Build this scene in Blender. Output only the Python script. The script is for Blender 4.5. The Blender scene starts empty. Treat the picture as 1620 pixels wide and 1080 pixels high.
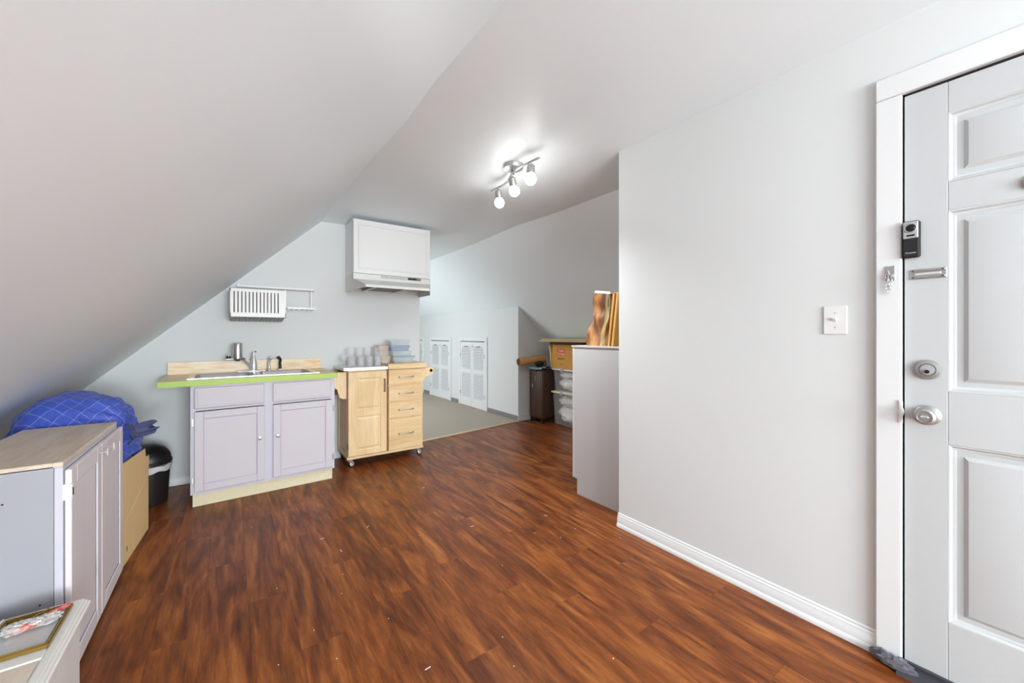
import bpy, bmesh, math, random
from mathutils import Vector, Matrix, noise
random.seed(7)
C = bpy.context.scene
COL = C.collection
R = math.radians
PI = math.pi

# ------------------------------------------------------------------ camera, world, light, exposure
cam = bpy.data.cameras.new('camera'); cam_o = bpy.data.objects.new('camera', cam); COL.objects.link(cam_o)
cam_o.location = (0, 0, 1.2); cam_o.rotation_euler = (R(90), 0, R(-35.5))
cam.sensor_width = 36; cam.lens = 622 / 1620 * 36; cam.shift_y = -10 / 1620
cam.clip_start = 0.02; cam.clip_end = 60
C.camera = cam_o
C.view_settings.view_transform = 'Standard'; C.view_settings.look = 'None'
C.view_settings.gamma = 1; C.view_settings.use_curve_mapping = False
C.view_settings.exposure = 0.42
C.cycles.use_denoising = True
C.cycles.max_bounces = 10; C.cycles.diffuse_bounces = 6; C.cycles.transmission_bounces = 10
C.cycles.transparent_max_bounces = 12
C.cycles.caustics_reflective = False; C.cycles.caustics_refractive = False
C.cycles.sample_clamp_indirect = 4
W = bpy.data.worlds.new('sky'); C.world = W; W.use_nodes = True
W.node_tree.nodes['Background'].inputs[0].default_value = (0.85, 0.93, 1.0, 1)
W.node_tree.nodes['Background'].inputs[1].default_value = 1.0

def area(name, loc, rot, sx, sy, power, col=(1, 1, 1)):
    l = bpy.data.lights.new(name, 'AREA'); l.shape = 'RECTANGLE'; l.size = sx; l.size_y = sy
    l.energy = power; l.color = col
    o = bpy.data.objects.new(name, l); COL.objects.link(o); o.location = loc; o.rotation_euler = rot
    return o
# added fill lights, sources unseen: one behind the camera, one beside the carpeted attic
area('added_fill_rear', (0.55, -4.10, 1.45), (R(93), 0, 0), 1.8, 1.5, 245, (0.90, 0.965, 1.0))
area('added_fill_attic', (0.42, 6.3, 1.2), (R(66), 0, R(-90)), 1.6, 1.2, 38, (0.95, 0.98, 1.0))
# unseen point light added behind the camera to brighten ceiling and slopes
gl = bpy.data.lights.new('added_rear_point', 'POINT'); gl.energy = 92; gl.shadow_soft_size = 0.16; gl.color = (0.85, 0.96, 1.0)
glo = bpy.data.objects.new('added_rear_point', gl); COL.objects.link(glo); glo.location = (0.2, -2.3, 0.95)

# ------------------------------------------------------------------ materials
def s2l(c):
    return tuple(((v / 255) / 12.92 if v / 255 <= 0.04045 else (((v / 255) + 0.055) / 1.055) ** 2.4) for v in c)
MATS = {}
def pm(name, col, rough=0.5, metal=0.0, var=0.06, vscale=6.0, bump=0.0, bscale=200.0, stretch=(1, 1, 1), spec=0.5,
       trans=0.0, ior=1.45, coat=0.0, alpha=1.0, sheen=0.0):
    if name in MATS: return MATS[name]
    m = bpy.data.materials.new(name); m.use_nodes = True; nt = m.node_tree; n = nt.nodes; L = nt.links
    b = n['Principled BSDF']
    tc = n.new('ShaderNodeTexCoord'); mp = n.new('ShaderNodeMapping'); mp.inputs['Scale'].default_value = stretch
    L.new(tc.outputs['Object'], mp.inputs[0])
    no = n.new('ShaderNodeTexNoise'); no.inputs['Scale'].default_value = vscale; no.inputs['Detail'].default_value = 4
    L.new(mp.outputs[0], no.inputs['Vector'])
    cr = n.new('ShaderNodeMix'); cr.data_type = 'RGBA'
    lin = s2l(col)
    cr.inputs[6].default_value = tuple(max(0, v * (1 - var)) for v in lin) + (1,)
    cr.inputs[7].default_value = tuple(min(1, v * (1 + var)) for v in lin) + (1,)
    L.new(no.outputs['Fac'], cr.inputs[0]); L.new(cr.outputs[2], b.inputs['Base Color'])
    b.inputs['Roughness'].default_value = rough; b.inputs['Metallic'].default_value = metal
    b.inputs['Specular IOR Level'].default_value = spec
    b.inputs['Transmission Weight'].default_value = trans; b.inputs['IOR'].default_value = ior
    b.inputs['Coat Weight'].default_value = coat; b.inputs['Alpha'].default_value = alpha
    b.inputs['Sheen Weight'].default_value = sheen
    if bump:
        n2 = n.new('ShaderNodeTexNoise'); n2.inputs['Scale'].default_value = bscale; n2.inputs['Detail'].default_value = 2
        L.new(mp.outputs[0], n2.inputs['Vector'])
        bp = n.new('ShaderNodeBump'); bp.inputs['Strength'].default_value = bump; bp.inputs['Distance'].default_value = 0.002
        L.new(n2.outputs['Fac'], bp.inputs['Height']); L.new(bp.outputs[0], b.inputs['Normal'])
    MATS[name] = m
    return m

def wood(name, cols, axis='Y', scale=1.0, rough=0.45, rnd=False, vert=False, band=22.0, coat=0.0, bump=0.15, knots=True):
    """grain stretched along one axis; cols = list of (pos, sRGB)"""
    m = bpy.data.materials.new(name); m.use_nodes = True; nt = m.node_tree; n = nt.nodes; L = nt.links
    b = n['Principled BSDF']; b.inputs['Roughness'].default_value = rough; b.inputs['Coat Weight'].default_value = coat
    tc = n.new('ShaderNodeTexCoord')
    src = tc.outputs['Object']
    if rnd:
        oi = n.new('ShaderNodeObjectInfo')
        mul = n.new('ShaderNodeVectorMath'); mul.operation = 'SCALE'; mul.inputs[0].default_value = (37.1, 53.7, 11.9)
        L.new(oi.outputs['Random'], mul.inputs['Scale'])
        add = n.new('ShaderNodeVectorMath'); add.operation = 'ADD'
        L.new(src, add.inputs[0]); L.new(mul.outputs[0], add.inputs[1]); src = add.outputs[0]
    mp = n.new('ShaderNodeMapping'); s = {'X': (0.09, 1, 1), 'Y': (1, 0.09, 1), 'Z': (1, 1, 0.09)}[axis]
    mp.inputs['Scale'].default_value = s; L.new(src, mp.inputs[0])
    mp2 = n.new('ShaderNodeMapping'); s = {'X': (0.3, 1, 1), 'Y': (1, 0.17, 1), 'Z': (1, 1, 0.3)}[axis]
    mp2.inputs['Scale'].default_value = s; L.new(src, mp2.inputs[0])
    big = n.new('ShaderNodeTexNoise'); big.inputs['Scale'].default_value = 9 * scale; big.inputs['Detail'].default_value = 6 if rnd else 3
    big.inputs['Distortion'].default_value = 2.6 if rnd else 1.2
    L.new(mp2.outputs[0], big.inputs['Vector'])
    fine = n.new('ShaderNodeTexNoise'); fine.inputs['Scale'].default_value = band * scale * 3; fine.inputs['Detail'].default_value = 5
    fine.inputs['Roughness'].default_value = 0.75 if rnd else 0.65
    L.new(mp.outputs[0], fine.inputs['Vector'])
    mx = n.new('ShaderNodeMix'); mx.inputs[0].default_value = 0.42
    L.new(big.outputs['Fac'], mx.inputs[2]); L.new(fine.outputs['Fac'], mx.inputs[3])
    ramp = n.new('ShaderNodeValToRGB'); e = ramp.color_ramp.elements
    while len(e) > 1: e.remove(e[0])
    e[0].position = cols[0][0]; e[0].color = s2l(cols[0][1]) + (1,)
    for p, c in cols[1:]:
        q = e.new(p); q.color = s2l(c) + (1,)
    L.new(mx.outputs[0], ramp.inputs[0])
    out = ramp.outputs[0]
    if rnd:
        hs = n.new('ShaderNodeHueSaturation')
        mr = n.new('ShaderNodeMapRange'); mr.inputs['To Min'].default_value = 0.92; mr.inputs['To Max'].default_value = 1.07
        L.new(oi.outputs['Random'], mr.inputs[0]); L.new(mr.outputs[0], hs.inputs['Value']); L.new(out, hs.inputs['Color'])
        out = hs.outputs[0]
    L.new(out, b.inputs['Base Color'])
    bp = n.new('ShaderNodeBump'); bp.inputs['Strength'].default_value = bump; bp.inputs['Distance'].default_value = 0.001
    L.new(fine.outputs['Fac'], bp.inputs['Height']); L.new(bp.outputs[0], b.inputs['Normal'])
    MATS[name] = m
    return m

M_wall = pm('wall_paint', (216, 219, 219), 0.55, var=0.01, vscale=2, bump=0.05, bscale=160, spec=0.3)
M_ceil = pm('ceiling_paint', (235, 244, 248), 0.42, var=0.01, vscale=2, bump=0.06, bscale=120, spec=0.35)
M_trim = pm('trim_paint', (222, 224, 225), 0.35, var=0.01, vscale=3, spec=0.4)
M_door = pm('door_paint', (190, 193, 194), 0.38, var=0.015, vscale=3, bump=0.08, bscale=60, stretch=(6, 6, 0.5), spec=0.4)
M_floor = wood('laminate', [(0.32, (70, 32, 14)), (0.43, (100, 50, 22)), (0.52, (127, 69, 30)), (0.61, (154, 90, 41)), (0.70, (182, 118, 60))], 'Y',
               scale=0.75, rough=0.36, rnd=True, bump=0.06)
M_floor.node_tree.nodes['Principled BSDF'].inputs['Specular IOR Level'].default_value = 0.22
M_sub = pm('underlay', (40, 26, 20), 0.8)
M_carpet = pm('carpet_pile', (174, 164, 151), 0.95, var=0.22, vscale=170, bump=0.8, bscale=420, spec=0.1)
M_grey = pm('grey_rubber', (128, 127, 127), 0.6, var=0.03)
M_lilac = pm('lilac_paint', (202, 196, 203), 0.5, var=0.035, vscale=7, stretch=(1, 1, 0.3), bump=0.05, bscale=90)
M_lilac2 = pm('lilac_frame_paint', (200, 198, 210), 0.5, var=0.03, vscale=7)
M_lilac_worn = pm('worn_lilac_paint', (224, 217, 220), 0.55, var=0.05, vscale=9, stretch=(1, 1, 0.1))
M_bluegrey = pm('pale_blue_grey_paint', (160, 161, 168), 0.5, var=0.02, vscale=4)
M_bead_shade = pm('blue_lilac_recess_shade', (176, 173, 196), 0.5)  # shadow lines of the door recess put into the bead's colour
M_kick = pm('particle_board', (221, 212, 182), 0.8, var=0.09, vscale=60, bump=0.3, bscale=200)
M_rawtop = wood('whitewashed_wood', [(0.3, (196, 176, 158)), (0.5, (214, 198, 181)), (0.7, (224, 211, 197))], 'Y', rough=0.6, bump=0.1)
M_lam = wood('butcher_laminate', [(0.32, (184, 140, 92)), (0.44, (220, 184, 136)), (0.54, (238, 214, 178)), (0.62, (222, 190, 144)), (0.75, (196, 154, 106))], 'X', scale=0.9, rough=0.35, bump=0.03)
M_green = pm('green_paint', (172, 200, 92), 0.45, var=0.08, vscale=9)
M_birch = wood('birch', [(0.3, (208, 176, 128)), (0.5, (225, 197, 152)), (0.7, (236, 213, 173))], 'Z', scale=0.7, rough=0.4, bump=0.04)
M_birchx = wood('birch_across', [(0.3, (204, 171, 122)), (0.5, (221, 191, 144)), (0.7, (233, 208, 166))], 'X', scale=0.7, rough=0.4, bump=0.04)
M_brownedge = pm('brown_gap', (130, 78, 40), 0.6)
M_steel = pm('brushed_steel', (205, 205, 205), 0.28, 1.0, var=0.04, vscale=8, stretch=(1, 20, 1))
M_steelw = pm('bright_steel', (235, 235, 235), 0.35, 0.6, var=0.02)
M_chrome = pm('chrome', (228, 228, 231), 0.16, 0.7, var=0.01)
M_nickel = pm('satin_nickel', (180, 180, 178), 0.35, 0.75, var=0.02)
M_dkmetal = pm('dark_metal', (95, 92, 90), 0.35, 0.8)
M_black = pm('black_plastic', (22, 21, 22), 0.3, var=0.1)
M_blackm = pm('matte_black', (28, 27, 28), 0.75, var=0.1)
M_can = pm('trash_black', (36, 32, 32), 0.35, var=0.08)
M_liner = pm('bin_liner', (225, 225, 230), 0.35, var=0.04, spec=0.6)
M_card = pm('cardboard', (228, 196, 142), 0.8, var=0.06, vscale=14, bump=0.1, bscale=300, stretch=(1, 1, 0.2))
M_cardedge = pm('cardboard_edge', (226, 206, 166), 0.85)
M_carton = pm('golden_cardboard', (205, 153, 72), 0.75, var=0.05, vscale=12)
M_orange = pm('orange_print', (214, 86, 42), 0.6)
M_print = pm('white_print', (240, 200, 180), 0.6)
M_ink = pm('dark_print', (84, 52, 22), 0.7)
M_white = pm('white_enamel', (226, 226, 225), 0.35, var=0.01)
M_cream = pm('cream_paint', (228, 225, 219), 0.45, var=0.03, vscale=6)
M_creamside = wood('washed_cream_wood', [(0.3, (222, 214, 204)), (0.5, (230, 226, 222)), (0.7, (236, 234, 233))], 'Z', scale=0.5, rough=0.5, bump=0.05)
M_hood = pm('hood_enamel', (218, 217, 213), 0.35, var=0.01)
M_grille = pm('grey_grille', (160, 158, 155), 0.5)
M_filter = pm('filter_mesh', (110, 104, 98), 0.5, 0.6, var=0.35, vscale=180)
M_suit = pm('brown_shell', (70, 49, 37), 0.42, var=0.08, vscale=3, spec=0.35)
M_teal = pm('teal_cloth', (142, 168, 168), 0.9, var=0.1, vscale=20)
M_roll = pm('tan_mat', (196, 152, 98), 0.85, var=0.12, vscale=20)
M_rolldk = pm('brown_mat_edge', (92, 58, 38), 0.85, var=0.1)
M_bin = pm('clear_bin', (214, 214, 212), 0.3, var=0.03, trans=0.0, alpha=0.22)
M_binlid = pm('white_bin_lid', (236, 230, 214), 0.4, var=0.02)
M_cloth = pm('white_cloth', (226, 222, 216), 0.9, var=0.12, vscale=9, bump=0.6, bscale=14)
M_cloth2 = pm('bright_cloth', (232, 230, 228), 0.9, var=0.06, vscale=6, bump=0.4, bscale=10)
M_board = pm('folded_board', (196, 178, 136), 0.7, var=0.08, vscale=10)
M_greycab = pm('grey_cabinet_paint', (192, 193, 194), 0.5, var=0.015, vscale=2)
M_greyedge = pm('grey_cabinet_edge', (196, 196, 195), 0.5)
M_glass = pm('clear_glass', (246, 246, 248), 0.05, alpha=0.13, var=0.0, spec=0.8)
M_frost = pm('frosted_glass', (208, 222, 226), 0.25, var=0.03, alpha=0.45)
M_frostb = pm('blue_frost', (168, 184, 208), 0.3, var=0.03, alpha=0.6)
M_peach = pm('peach_lid', (226, 172, 158), 0.4, alpha=0.8)
M_amber = pm('amber_lid', (226, 190, 142), 0.4, alpha=0.8)
M_tub = pm('clear_tub', (232, 222, 214), 0.25, alpha=0.45)
M_gold = pm('gold_frame', (158, 128, 62), 0.35, 0.75, var=0.2, vscale=60)
M_photo = pm('ceiling_reflection_grey', (196, 196, 196), 0.12, var=0.05, coat=0.5)  # grey paints in the ceiling reflected by the frame's glass
M_plastic = pm('crinkled_clear_wrap', (226, 224, 222), 0.15, var=0.08, vscale=30, bump=1.0, bscale=60, alpha=0.62, coat=0.6)
M_red = pm('red_wrap', (200, 104, 96), 0.35, var=0.3, vscale=40, bump=0.8, bscale=80)
M_sweep = pm('dark_grey_weatherstrip', (58, 57, 63), 0.5, var=0.12, vscale=20)
M_tape = pm('crumpled_grey_tape', (96, 96, 104), 0.35, var=0.25, vscale=40, bump=1.0, bscale=90)
M_hole = pm('hole_dark', (40, 38, 42), 0.8)
M_groove = pm('blue_grey_groove', (120, 120, 140), 0.6)
M_silver = pm('silver_plastic', (178, 178, 180), 0.35, 0.3)

def emit(name, col, st):
    m = bpy.data.materials.new(name); m.use_nodes = True; b = m.node_tree.nodes['Principled BSDF']
    b.inputs['Base Color'].default_value = (1, 1, 1, 1)
    b.inputs['Emission Color'].default_value = col + (1,); b.inputs['Emission Strength'].default_value = st
    return m
M_bulb = emit('lit_bulb', (1.0, 0.985, 0.95), 23)

def grid_fabric():
    m = bpy.data.materials.new('blue_grid_fabric'); m.use_nodes = True; nt = m.node_tree; n = nt.nodes; L = nt.links
    b = n['Principled BSDF']; b.inputs['Roughness'].default_value = 0.55; b.inputs['Sheen Weight'].default_value = 0.1
    uv = n.new('ShaderNodeTexCoord'); mp = n.new('ShaderNodeMapping')
    mp.inputs['Rotation'].default_value = (0, 0, R(42)); mp.inputs['Scale'].default_value = (17, 17, 17)
    no = n.new('ShaderNodeTexNoise'); no.inputs['Scale'].default_value = 4
    L.new(uv.outputs['UV'], no.inputs['Vector'])
    ad = n.new('ShaderNodeMix'); ad.data_type = 'VECTOR'; ad.inputs[0].default_value = 0.06
    L.new(uv.outputs['UV'], ad.inputs[4]); L.new(no.outputs['Color'], ad.inputs[5]); L.new(ad.outputs[1], mp.inputs[0])
    sp = n.new('ShaderNodeSeparateXYZ'); L.new(mp.outputs[0], sp.inputs[0])
    fs = []
    for ax, w in (('X', 0.03), ('Y', 0.03)):
        f = n.new('ShaderNodeMath'); f.operation = 'FRACT'; L.new(sp.outputs[ax], f.inputs[0])
        g = n.new('ShaderNodeMath'); g.operation = 'LESS_THAN'; g.inputs[1].default_value = w; L.new(f.outputs[0], g.inputs[0]); fs.append(g)
    mxm = n.new('ShaderNodeMath'); mxm.operation = 'MAXIMUM'; L.new(fs[0].outputs[0], mxm.inputs[0]); L.new(fs[1].outputs[0], mxm.inputs[1])
    sc = n.new('ShaderNodeMath'); sc.operation = 'MULTIPLY'; sc.inputs[1].default_value = 0.6; L.new(mxm.outputs[0], sc.inputs[0])
    c = n.new('ShaderNodeMix'); c.data_type = 'RGBA'
    c.inputs[6].default_value = s2l((56, 80, 176)) + (1,); c.inputs[7].default_value = s2l((190, 200, 232)) + (1,)
    L.new(sc.outputs[0], c.inputs[0]); L.new(c.outputs[2], b.inputs['Base Color'])
    n2 = n.new('ShaderNodeTexNoise'); n2.inputs['Scale'].default_value = 9; n2.inputs['Detail'].default_value = 4; n2.inputs['Distortion'].default_value = 1
    L.new(uv.outputs['Object'], n2.inputs['Vector'])
    bp = n.new('ShaderNodeBump'); bp.inputs['Strength'].default_value = 0.5; bp.inputs['Distance'].default_value = 0.02
    L.new(n2.outputs['Fac'], bp.inputs['Height']); L.new(bp.outputs[0], b.inputs['Normal'])
    return m
M_blue = grid_fabric()
M_navy = pm('navy_denim', (70, 76, 112), 0.85, var=0.35, vscale=26)
M_royal = pm('royal_fabric', (36, 58, 150), 0.5, var=0.3, vscale=12)

def tote_mat():
    m = bpy.data.materials.new('tote_paper'); m.use_nodes = True; nt = m.node_tree; n = nt.nodes; L = nt.links
    b = n['Principled BSDF']; b.inputs['Roughness'].default_value = 0.6
    tc = n.new('ShaderNodeTexCoord')
    no = n.new('ShaderNodeTexNoise'); no.inputs['Scale'].default_value = 9; no.inputs['Detail'].default_value = 3; no.inputs['Distortion'].default_value = .5
    mpp = n.new('ShaderNodeMapping'); mpp.inputs['Scale'].default_value = (1, 1, .4); L.new(tc.outputs['Object'], mpp.inputs[0]); L.new(mpp.outputs[0], no.inputs['Vector'])
    rp = n.new('ShaderNodeValToRGB'); e = rp.color_ramp.elements
    e[0].position = 0.36; e[0].color = s2l((98, 60, 32)) + (1,)
    e[1].position = 0.62; e[1].color = s2l((198, 148, 96)) + (1,)
    q = e.new(0.5); q.color = s2l((160, 108, 62)) + (1,)
    L.new(no.outputs['Fac'], rp.inputs[0]); L.new(rp.outputs[0], b.inputs['Base Color'])
    bp = n.new('ShaderNodeBump'); bp.inputs['Strength'].default_value = 0.6; bp.inputs['Distance'].default_value = 0.01
    L.new(no.outputs['Fac'], bp.inputs['Height']); L.new(bp.outputs[0], b.inputs['Normal'])
    return m
M_tote = tote_mat()
M_stripe = pm('cream_green_stripe', (206, 206, 150), 0.6, var=0.2, vscale=30)

# ------------------------------------------------------------------ mesh builder (world coordinates)
OFF = {}
def ortho(d):
    d = d.normalized(); a = Vector((0, 0, 1)) if abs(d.z) < 0.9 else Vector((1, 0, 0))
    u = d.cross(a).normalized(); return u, d.cross(u).normalized()

class MB:
    def __init__(s): s.v = []; s.f = []; s.X = None; s.uv = None
    def add(s, vs, fs):
        k = len(s.v)
        s.v += [tuple(v) for v in vs]; s.f += [tuple(i + k for i in f) for f in fs]; return s
    def box(s, x0, x1, y0, y1, z0, z1, bev=0.0):
        if x0 > x1: x0, x1 = x1, x0
        if y0 > y1: y0, y1 = y1, y0
        if z0 > z1: z0, z1 = z1, z0
        b = min(bev, (x1 - x0) * .45, (y1 - y0) * .45, (z1 - z0) * .45)
        if b <= 0:
            vs = [(x, y, z) for z in (z0, z1) for y in (y0, y1) for x in (x0, x1)]
            return s.add(vs, [(0, 2, 3, 1), (4, 5, 7, 6), (0, 1, 5, 4), (2, 6, 7, 3), (0, 4, 6, 2), (1, 3, 7, 5)])
        bm = bmesh.new(); bmesh.ops.create_cube(bm, size=1)
        for v in bm.verts:
            v.co = Vector(((x0 + x1) / 2 + v.co.x * (x1 - x0), (y0 + y1) / 2 + v.co.y * (y1 - y0), (z0 + z1) / 2 + v.co.z * (z1 - z0)))
        bmesh.ops.bevel(bm, geom=bm.edges[:], offset=b, segments=1, affect='EDGES', profile=0.5)
        bm.verts.index_update()
        s.add([v.co[:] for v in bm.verts], [[v.index for v in f.verts] for f in bm.faces]); bm.free(); return s
    def prism(s, pts, d, origin=(0, 0, 0), ax=((1, 0, 0), (0, 0, 1)), depth=(0, 1, 0), caps=True):
        """polygon pts (a,b) in axes ax at origin, extruded d along depth"""
        A = Vector(ax[0]); B = Vector(ax[1]); D = Vector(depth) * d; O = Vector(origin); n = len(pts)
        p0 = [O + A * a + B * b for a, b in pts]; p1 = [p + D for p in p0]
        fs = [(i, (i + 1) % n, n + (i + 1) % n, n + i) for i in range(n)]
        if caps: fs += [tuple(range(n - 1, -1, -1)), tuple(range(n, 2 * n))]
        return s.add(p0 + p1, fs)
    def lathe(s, prof, origin, axis=(0, 0, 1), seg=24, sc=(1, 1)):
        """prof list of (radius, height) along axis"""
        D = Vector(axis).normalized(); u, w = ortho(D); O = Vector(origin); vs = []; fs = []
        for r, h in prof:
            for k in range(seg):
                a = 2 * PI * k / seg
                vs.append(O + D * h + u * (max(r, 1e-5) * math.cos(a) * sc[0]) + w * (max(r, 1e-5) * math.sin(a) * sc[1]))
        for i in range(len(prof) - 1):
            for k in range(seg):
                a = i * seg + k; b = i * seg + (k + 1) % seg
                fs.append((a, b, b + seg, a + seg))
        if prof[0][0] > 0: fs.append(tuple(range(seg - 1, -1, -1)))
        if prof[-1][0] > 0: fs.append(tuple(range((len(prof) - 1) * seg, len(prof) * seg)))
        return s.add(vs, fs)
    def tube(s, pts, r, seg=10, closed=False):
        P = [Vector(p) for p in pts]; n = len(P); vs = []; fs = []; rr = r if isinstance(r, (list, tuple)) else [r] * n
        u = None
        for i in range(n):
            if closed: t = P[(i + 1) % n] - P[i - 1]
            else: t = P[min(i + 1, n - 1)] - P[max(i - 1, 0)]
            t.normalize()
            if u is None: u, w = ortho(t)
            else:
                u = (u - t * u.dot(t)); u.normalize(); w = t.cross(u)
            for k in range(seg):
                a = 2 * PI * k / seg; vs.append(P[i] + (u * math.cos(a) + w * math.sin(a)) * rr[i])
        m = n if closed else n - 1
        for i in range(m):
            for k in range(seg):
                a = i * seg + k; b = i * seg + (k + 1) % seg; j = ((i + 1) % n) * seg
                fs.append((a, b, j + (k + 1) % seg, j + k))
        if not closed: fs += [tuple(range(seg - 1, -1, -1)), tuple(range((n - 1) * seg, n * seg))]
        return s.add(vs, fs)
    def blob(s, c, r, seg=20, rings=12, amp=0.1, fr=4.0, seed=0, clampf=None, rot=0):
        vs = []; fs = []; c = Vector(c)
        for i in range(rings + 1):
            th = PI * i / rings
            for k in range(seg):
                ph = 2 * PI * k / seg
                d = Vector((math.sin(th) * math.cos(ph), math.sin(th) * math.sin(ph), math.cos(th)))
                q = noise.noise(d * fr + Vector((seed * 7.3, seed, 0))) * amp
                p = Vector((d.x * r[0], d.y * r[1], d.z * r[2])) * (1 + q)
                if rot: p = Matrix.Rotation(rot, 3, 'Z') @ p
                p = c + p
                if clampf: p = clampf(p)
                vs.append(p)
        for i in range(rings):
            for k in range(seg):
                a = i * seg + k; b = i * seg + (k + 1) % seg
                fs.append((a, a + seg, b + seg, b))
        return s.add(vs, fs)
    def xf(s, M):
        s.v = [tuple(M @ Vector(v)) for v in s.v]; return s
    def xf2(s):
        # ragged, wavy rims
        out = []
        for x, y, z in s.v:
            a = math.atan2(y - 3.80, x + .487)
            if z > .26: z += .020 * noise.noise(Vector((math.cos(a) * 3, math.sin(a) * 3, 1))) - .004
            elif z < .24: z += .022 * noise.noise(Vector((math.cos(a) * 2, math.sin(a) * 2, 4)))
            out.append((x, y, z))
        s.v = out; return s
    def build(s, name, mat, parent=None, sharp=35, smooth=True):
        me = bpy.data.meshes.new(name)
        off = OFF.get(parent.name, Vector((0, 0, 0))) if parent else Vector((0, 0, 0))
        vs = s.v
        if s.X is not None: vs = [tuple(s.X @ Vector(v)) for v in vs]
        me.from_pydata([tuple(Vector(v) - off) for v in vs], [], s.f)
        bm = bmesh.new(); bm.from_mesh(me)
        bmesh.ops.remove_doubles(bm, verts=bm.verts, dist=1e-6)
        bmesh.ops.recalc_face_normals(bm, faces=bm.faces); bm.to_mesh(me); bm.free()
        if smooth:
            me.polygons.foreach_set('use_smooth', [True] * len(me.polygons)); me.set_sharp_from_angle(angle=R(sharp))
        me.materials.append(mat); me.update()
        o = bpy.data.objects.new(name, me); COL.objects.link(o)
        if parent: o.parent = parent
        OFF[o.name] = off
        return o

def tag(o, label=None, cat=None, group=None, kind=None):
    if label: o['label'] = label
    if cat: o['category'] = cat
    if group: o['group'] = group
    if kind: o['kind'] = kind
    return o
def thing(name, label, cat, loc, group=None):
    o = bpy.data.objects.new(name, None); COL.objects.link(o); o.location = loc; o.empty_display_size = 0.05
    OFF[o.name] = Vector(loc); return tag(o, label, cat, group)
def setting(name, mb, mat, parent=None, **k):
    o = mb.build(name, mat, parent, **k); o['kind'] = 'structure'; return o
def copy_tree(o, parent=None):
    c = o.copy(); COL.objects.link(c)
    if parent: c.parent = parent
    for ch in list(o.children): copy_tree(ch, c)
    return c
def text(body, size, loc, rotm, mat, parent, name='lettering', bold=0.0, align='CENTER', extrude=0.0004):
    cu = bpy.data.curves.new(name, 'FONT'); cu.body = body; cu.size = size; cu.align_x = align; cu.align_y = 'CENTER'
    cu.extrude = extrude; cu.offset = bold; cu.resolution_u = 3
    t = bpy.data.objects.new(name, cu); COL.objects.link(t)
    me = bpy.data.meshes.new_from_object(t.evaluated_get(bpy.context.evaluated_depsgraph_get()))
    bpy.data.objects.remove(t); bpy.data.curves.remove(cu)
    off = OFF.get(parent.name, Vector((0, 0, 0)))
    me.transform(Matrix.Translation(Vector(loc) - off) @ rotm.to_4x4())
    me.materials.clear(); me.materials.append(mat)
    o = bpy.data.objects.new(name, me); COL.objects.link(o); o.parent = parent; OFF[o.name] = off
    return o
FACE_NX = Matrix(((0, 0, -1), (-1, 0, 0), (0, 1, 0)))      # text readable looking along +X: right = -Y, up = +Z
FACE_NY = Matrix(((1, 0, 0), (0, 0, -1), (0, 1, 0)))       # text readable looking along +Y

# ------------------------------------------------------------------ the shell
SL = lambda x: 2.279 + 0.938 * (x - 0.698)                 # left slope height over x
def sheet(strips, t=0.08, up=(0, 0, 1)):
    """strips: list of rows of points; builds a slab thickened along up"""
    mb = MB(); n = len(strips[0]); vs = [p for r in strips for p in r]; k = len(vs); U = Vector(up) * t
    vs2 = [tuple(Vector(p) + U) for p in vs]; fs = []
    for i in range(len(strips) - 1):
        for j in range(n - 1):
            a = i * n + j; q = (a, a + 1, a + n + 1, a + n); fs.append(q); fs.append(tuple(k + x for x in reversed(q)))
    m = len(strips)
    border = [j for j in range(n)] + [i * n + n - 1 for i in range(1, m)] + [(m - 1) * n + j for j in range(n - 2, -1, -1)] + [i * n for i in range(m - 2, 0, -1)]
    for a, b in zip(border, border[1:] + border[:1]): fs.append((a, k + a, k + b, b))
    return mb.add(vs + vs2, fs)

# ceiling ridge line on the left (wobbly drywall seam) : x at given y
edge = [(-4.35, .765, 2.352), (0.6, .775, 2.352), (1.25, .762, 2.352), (1.65, .752, 2.352), (2.05, .765, 2.352), (2.3, .757, 2.352),
        (2.75, .742, 2.352), (3.36, .735, 2.352), (4.11, .698, 2.283), (9.2, .698, 2.283)]
def rx(y): return 2.489 if y < 3.0 else (2.349 if y > 4.11 else 2.489 - .14 * (y - 3.0) / 1.11)
rows = [[(x, y, z), ((x + rx(y)) / 2, y, z), (rx(y), y, z)] for y, x, z in edge]
setting('ceiling', sheet(rows), M_ceil, sharp=60)
rows = [[(x, y, z), (x - (z - 0) / .938, y, 0.0)] for y, x, z in edge]
setting('wall_left', sheet(rows, .08, (-.68, 0, .73)), M_ceil, sharp=60)
rows = [[(rx(y), y, z), (3.252, y, 1.611), (4.30, y, .594)] for y, x, z in edge]
setting('wall_right_slope', sheet(rows, .08, (.69, 0, .72)), M_ceil, sharp=60)
setting('wall_right_low', MB().box(4.30, 4.38, 1.5, 4.53, 0, .66), M_wall)
# sink wall
setting('wall_back', MB().prism([(-1.78, 0), (-1.735, 0), (.698, 2.283), (1.684, 2.283), (1.684, 0)], .12, (0, 4.11, 0)), M_wall)
setting('wall_far_right', MB().prism([(3.34, 0), (3.34, 1.526), (4.30, .594), (4.30, 0)], .1, (0, 4.41, 0)), M_wall)
setting('wall_knee', MB().box(3.252, 3.34, 4.41, 9.1, 0, 1.60), M_wall)
setting('wall_far', MB().box(.3, 3.4, 9.0, 9.1, 0, 2.4), M_wall)
setting('wall_attic_left', MB().box(.28, .36, 4.23, 5.4, 0, 1.9).box(.28, .36, 7.2, 9.0, 0, 1.9).box(.28, .36, 5.4, 7.2, 0, .65), M_wall)
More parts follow.
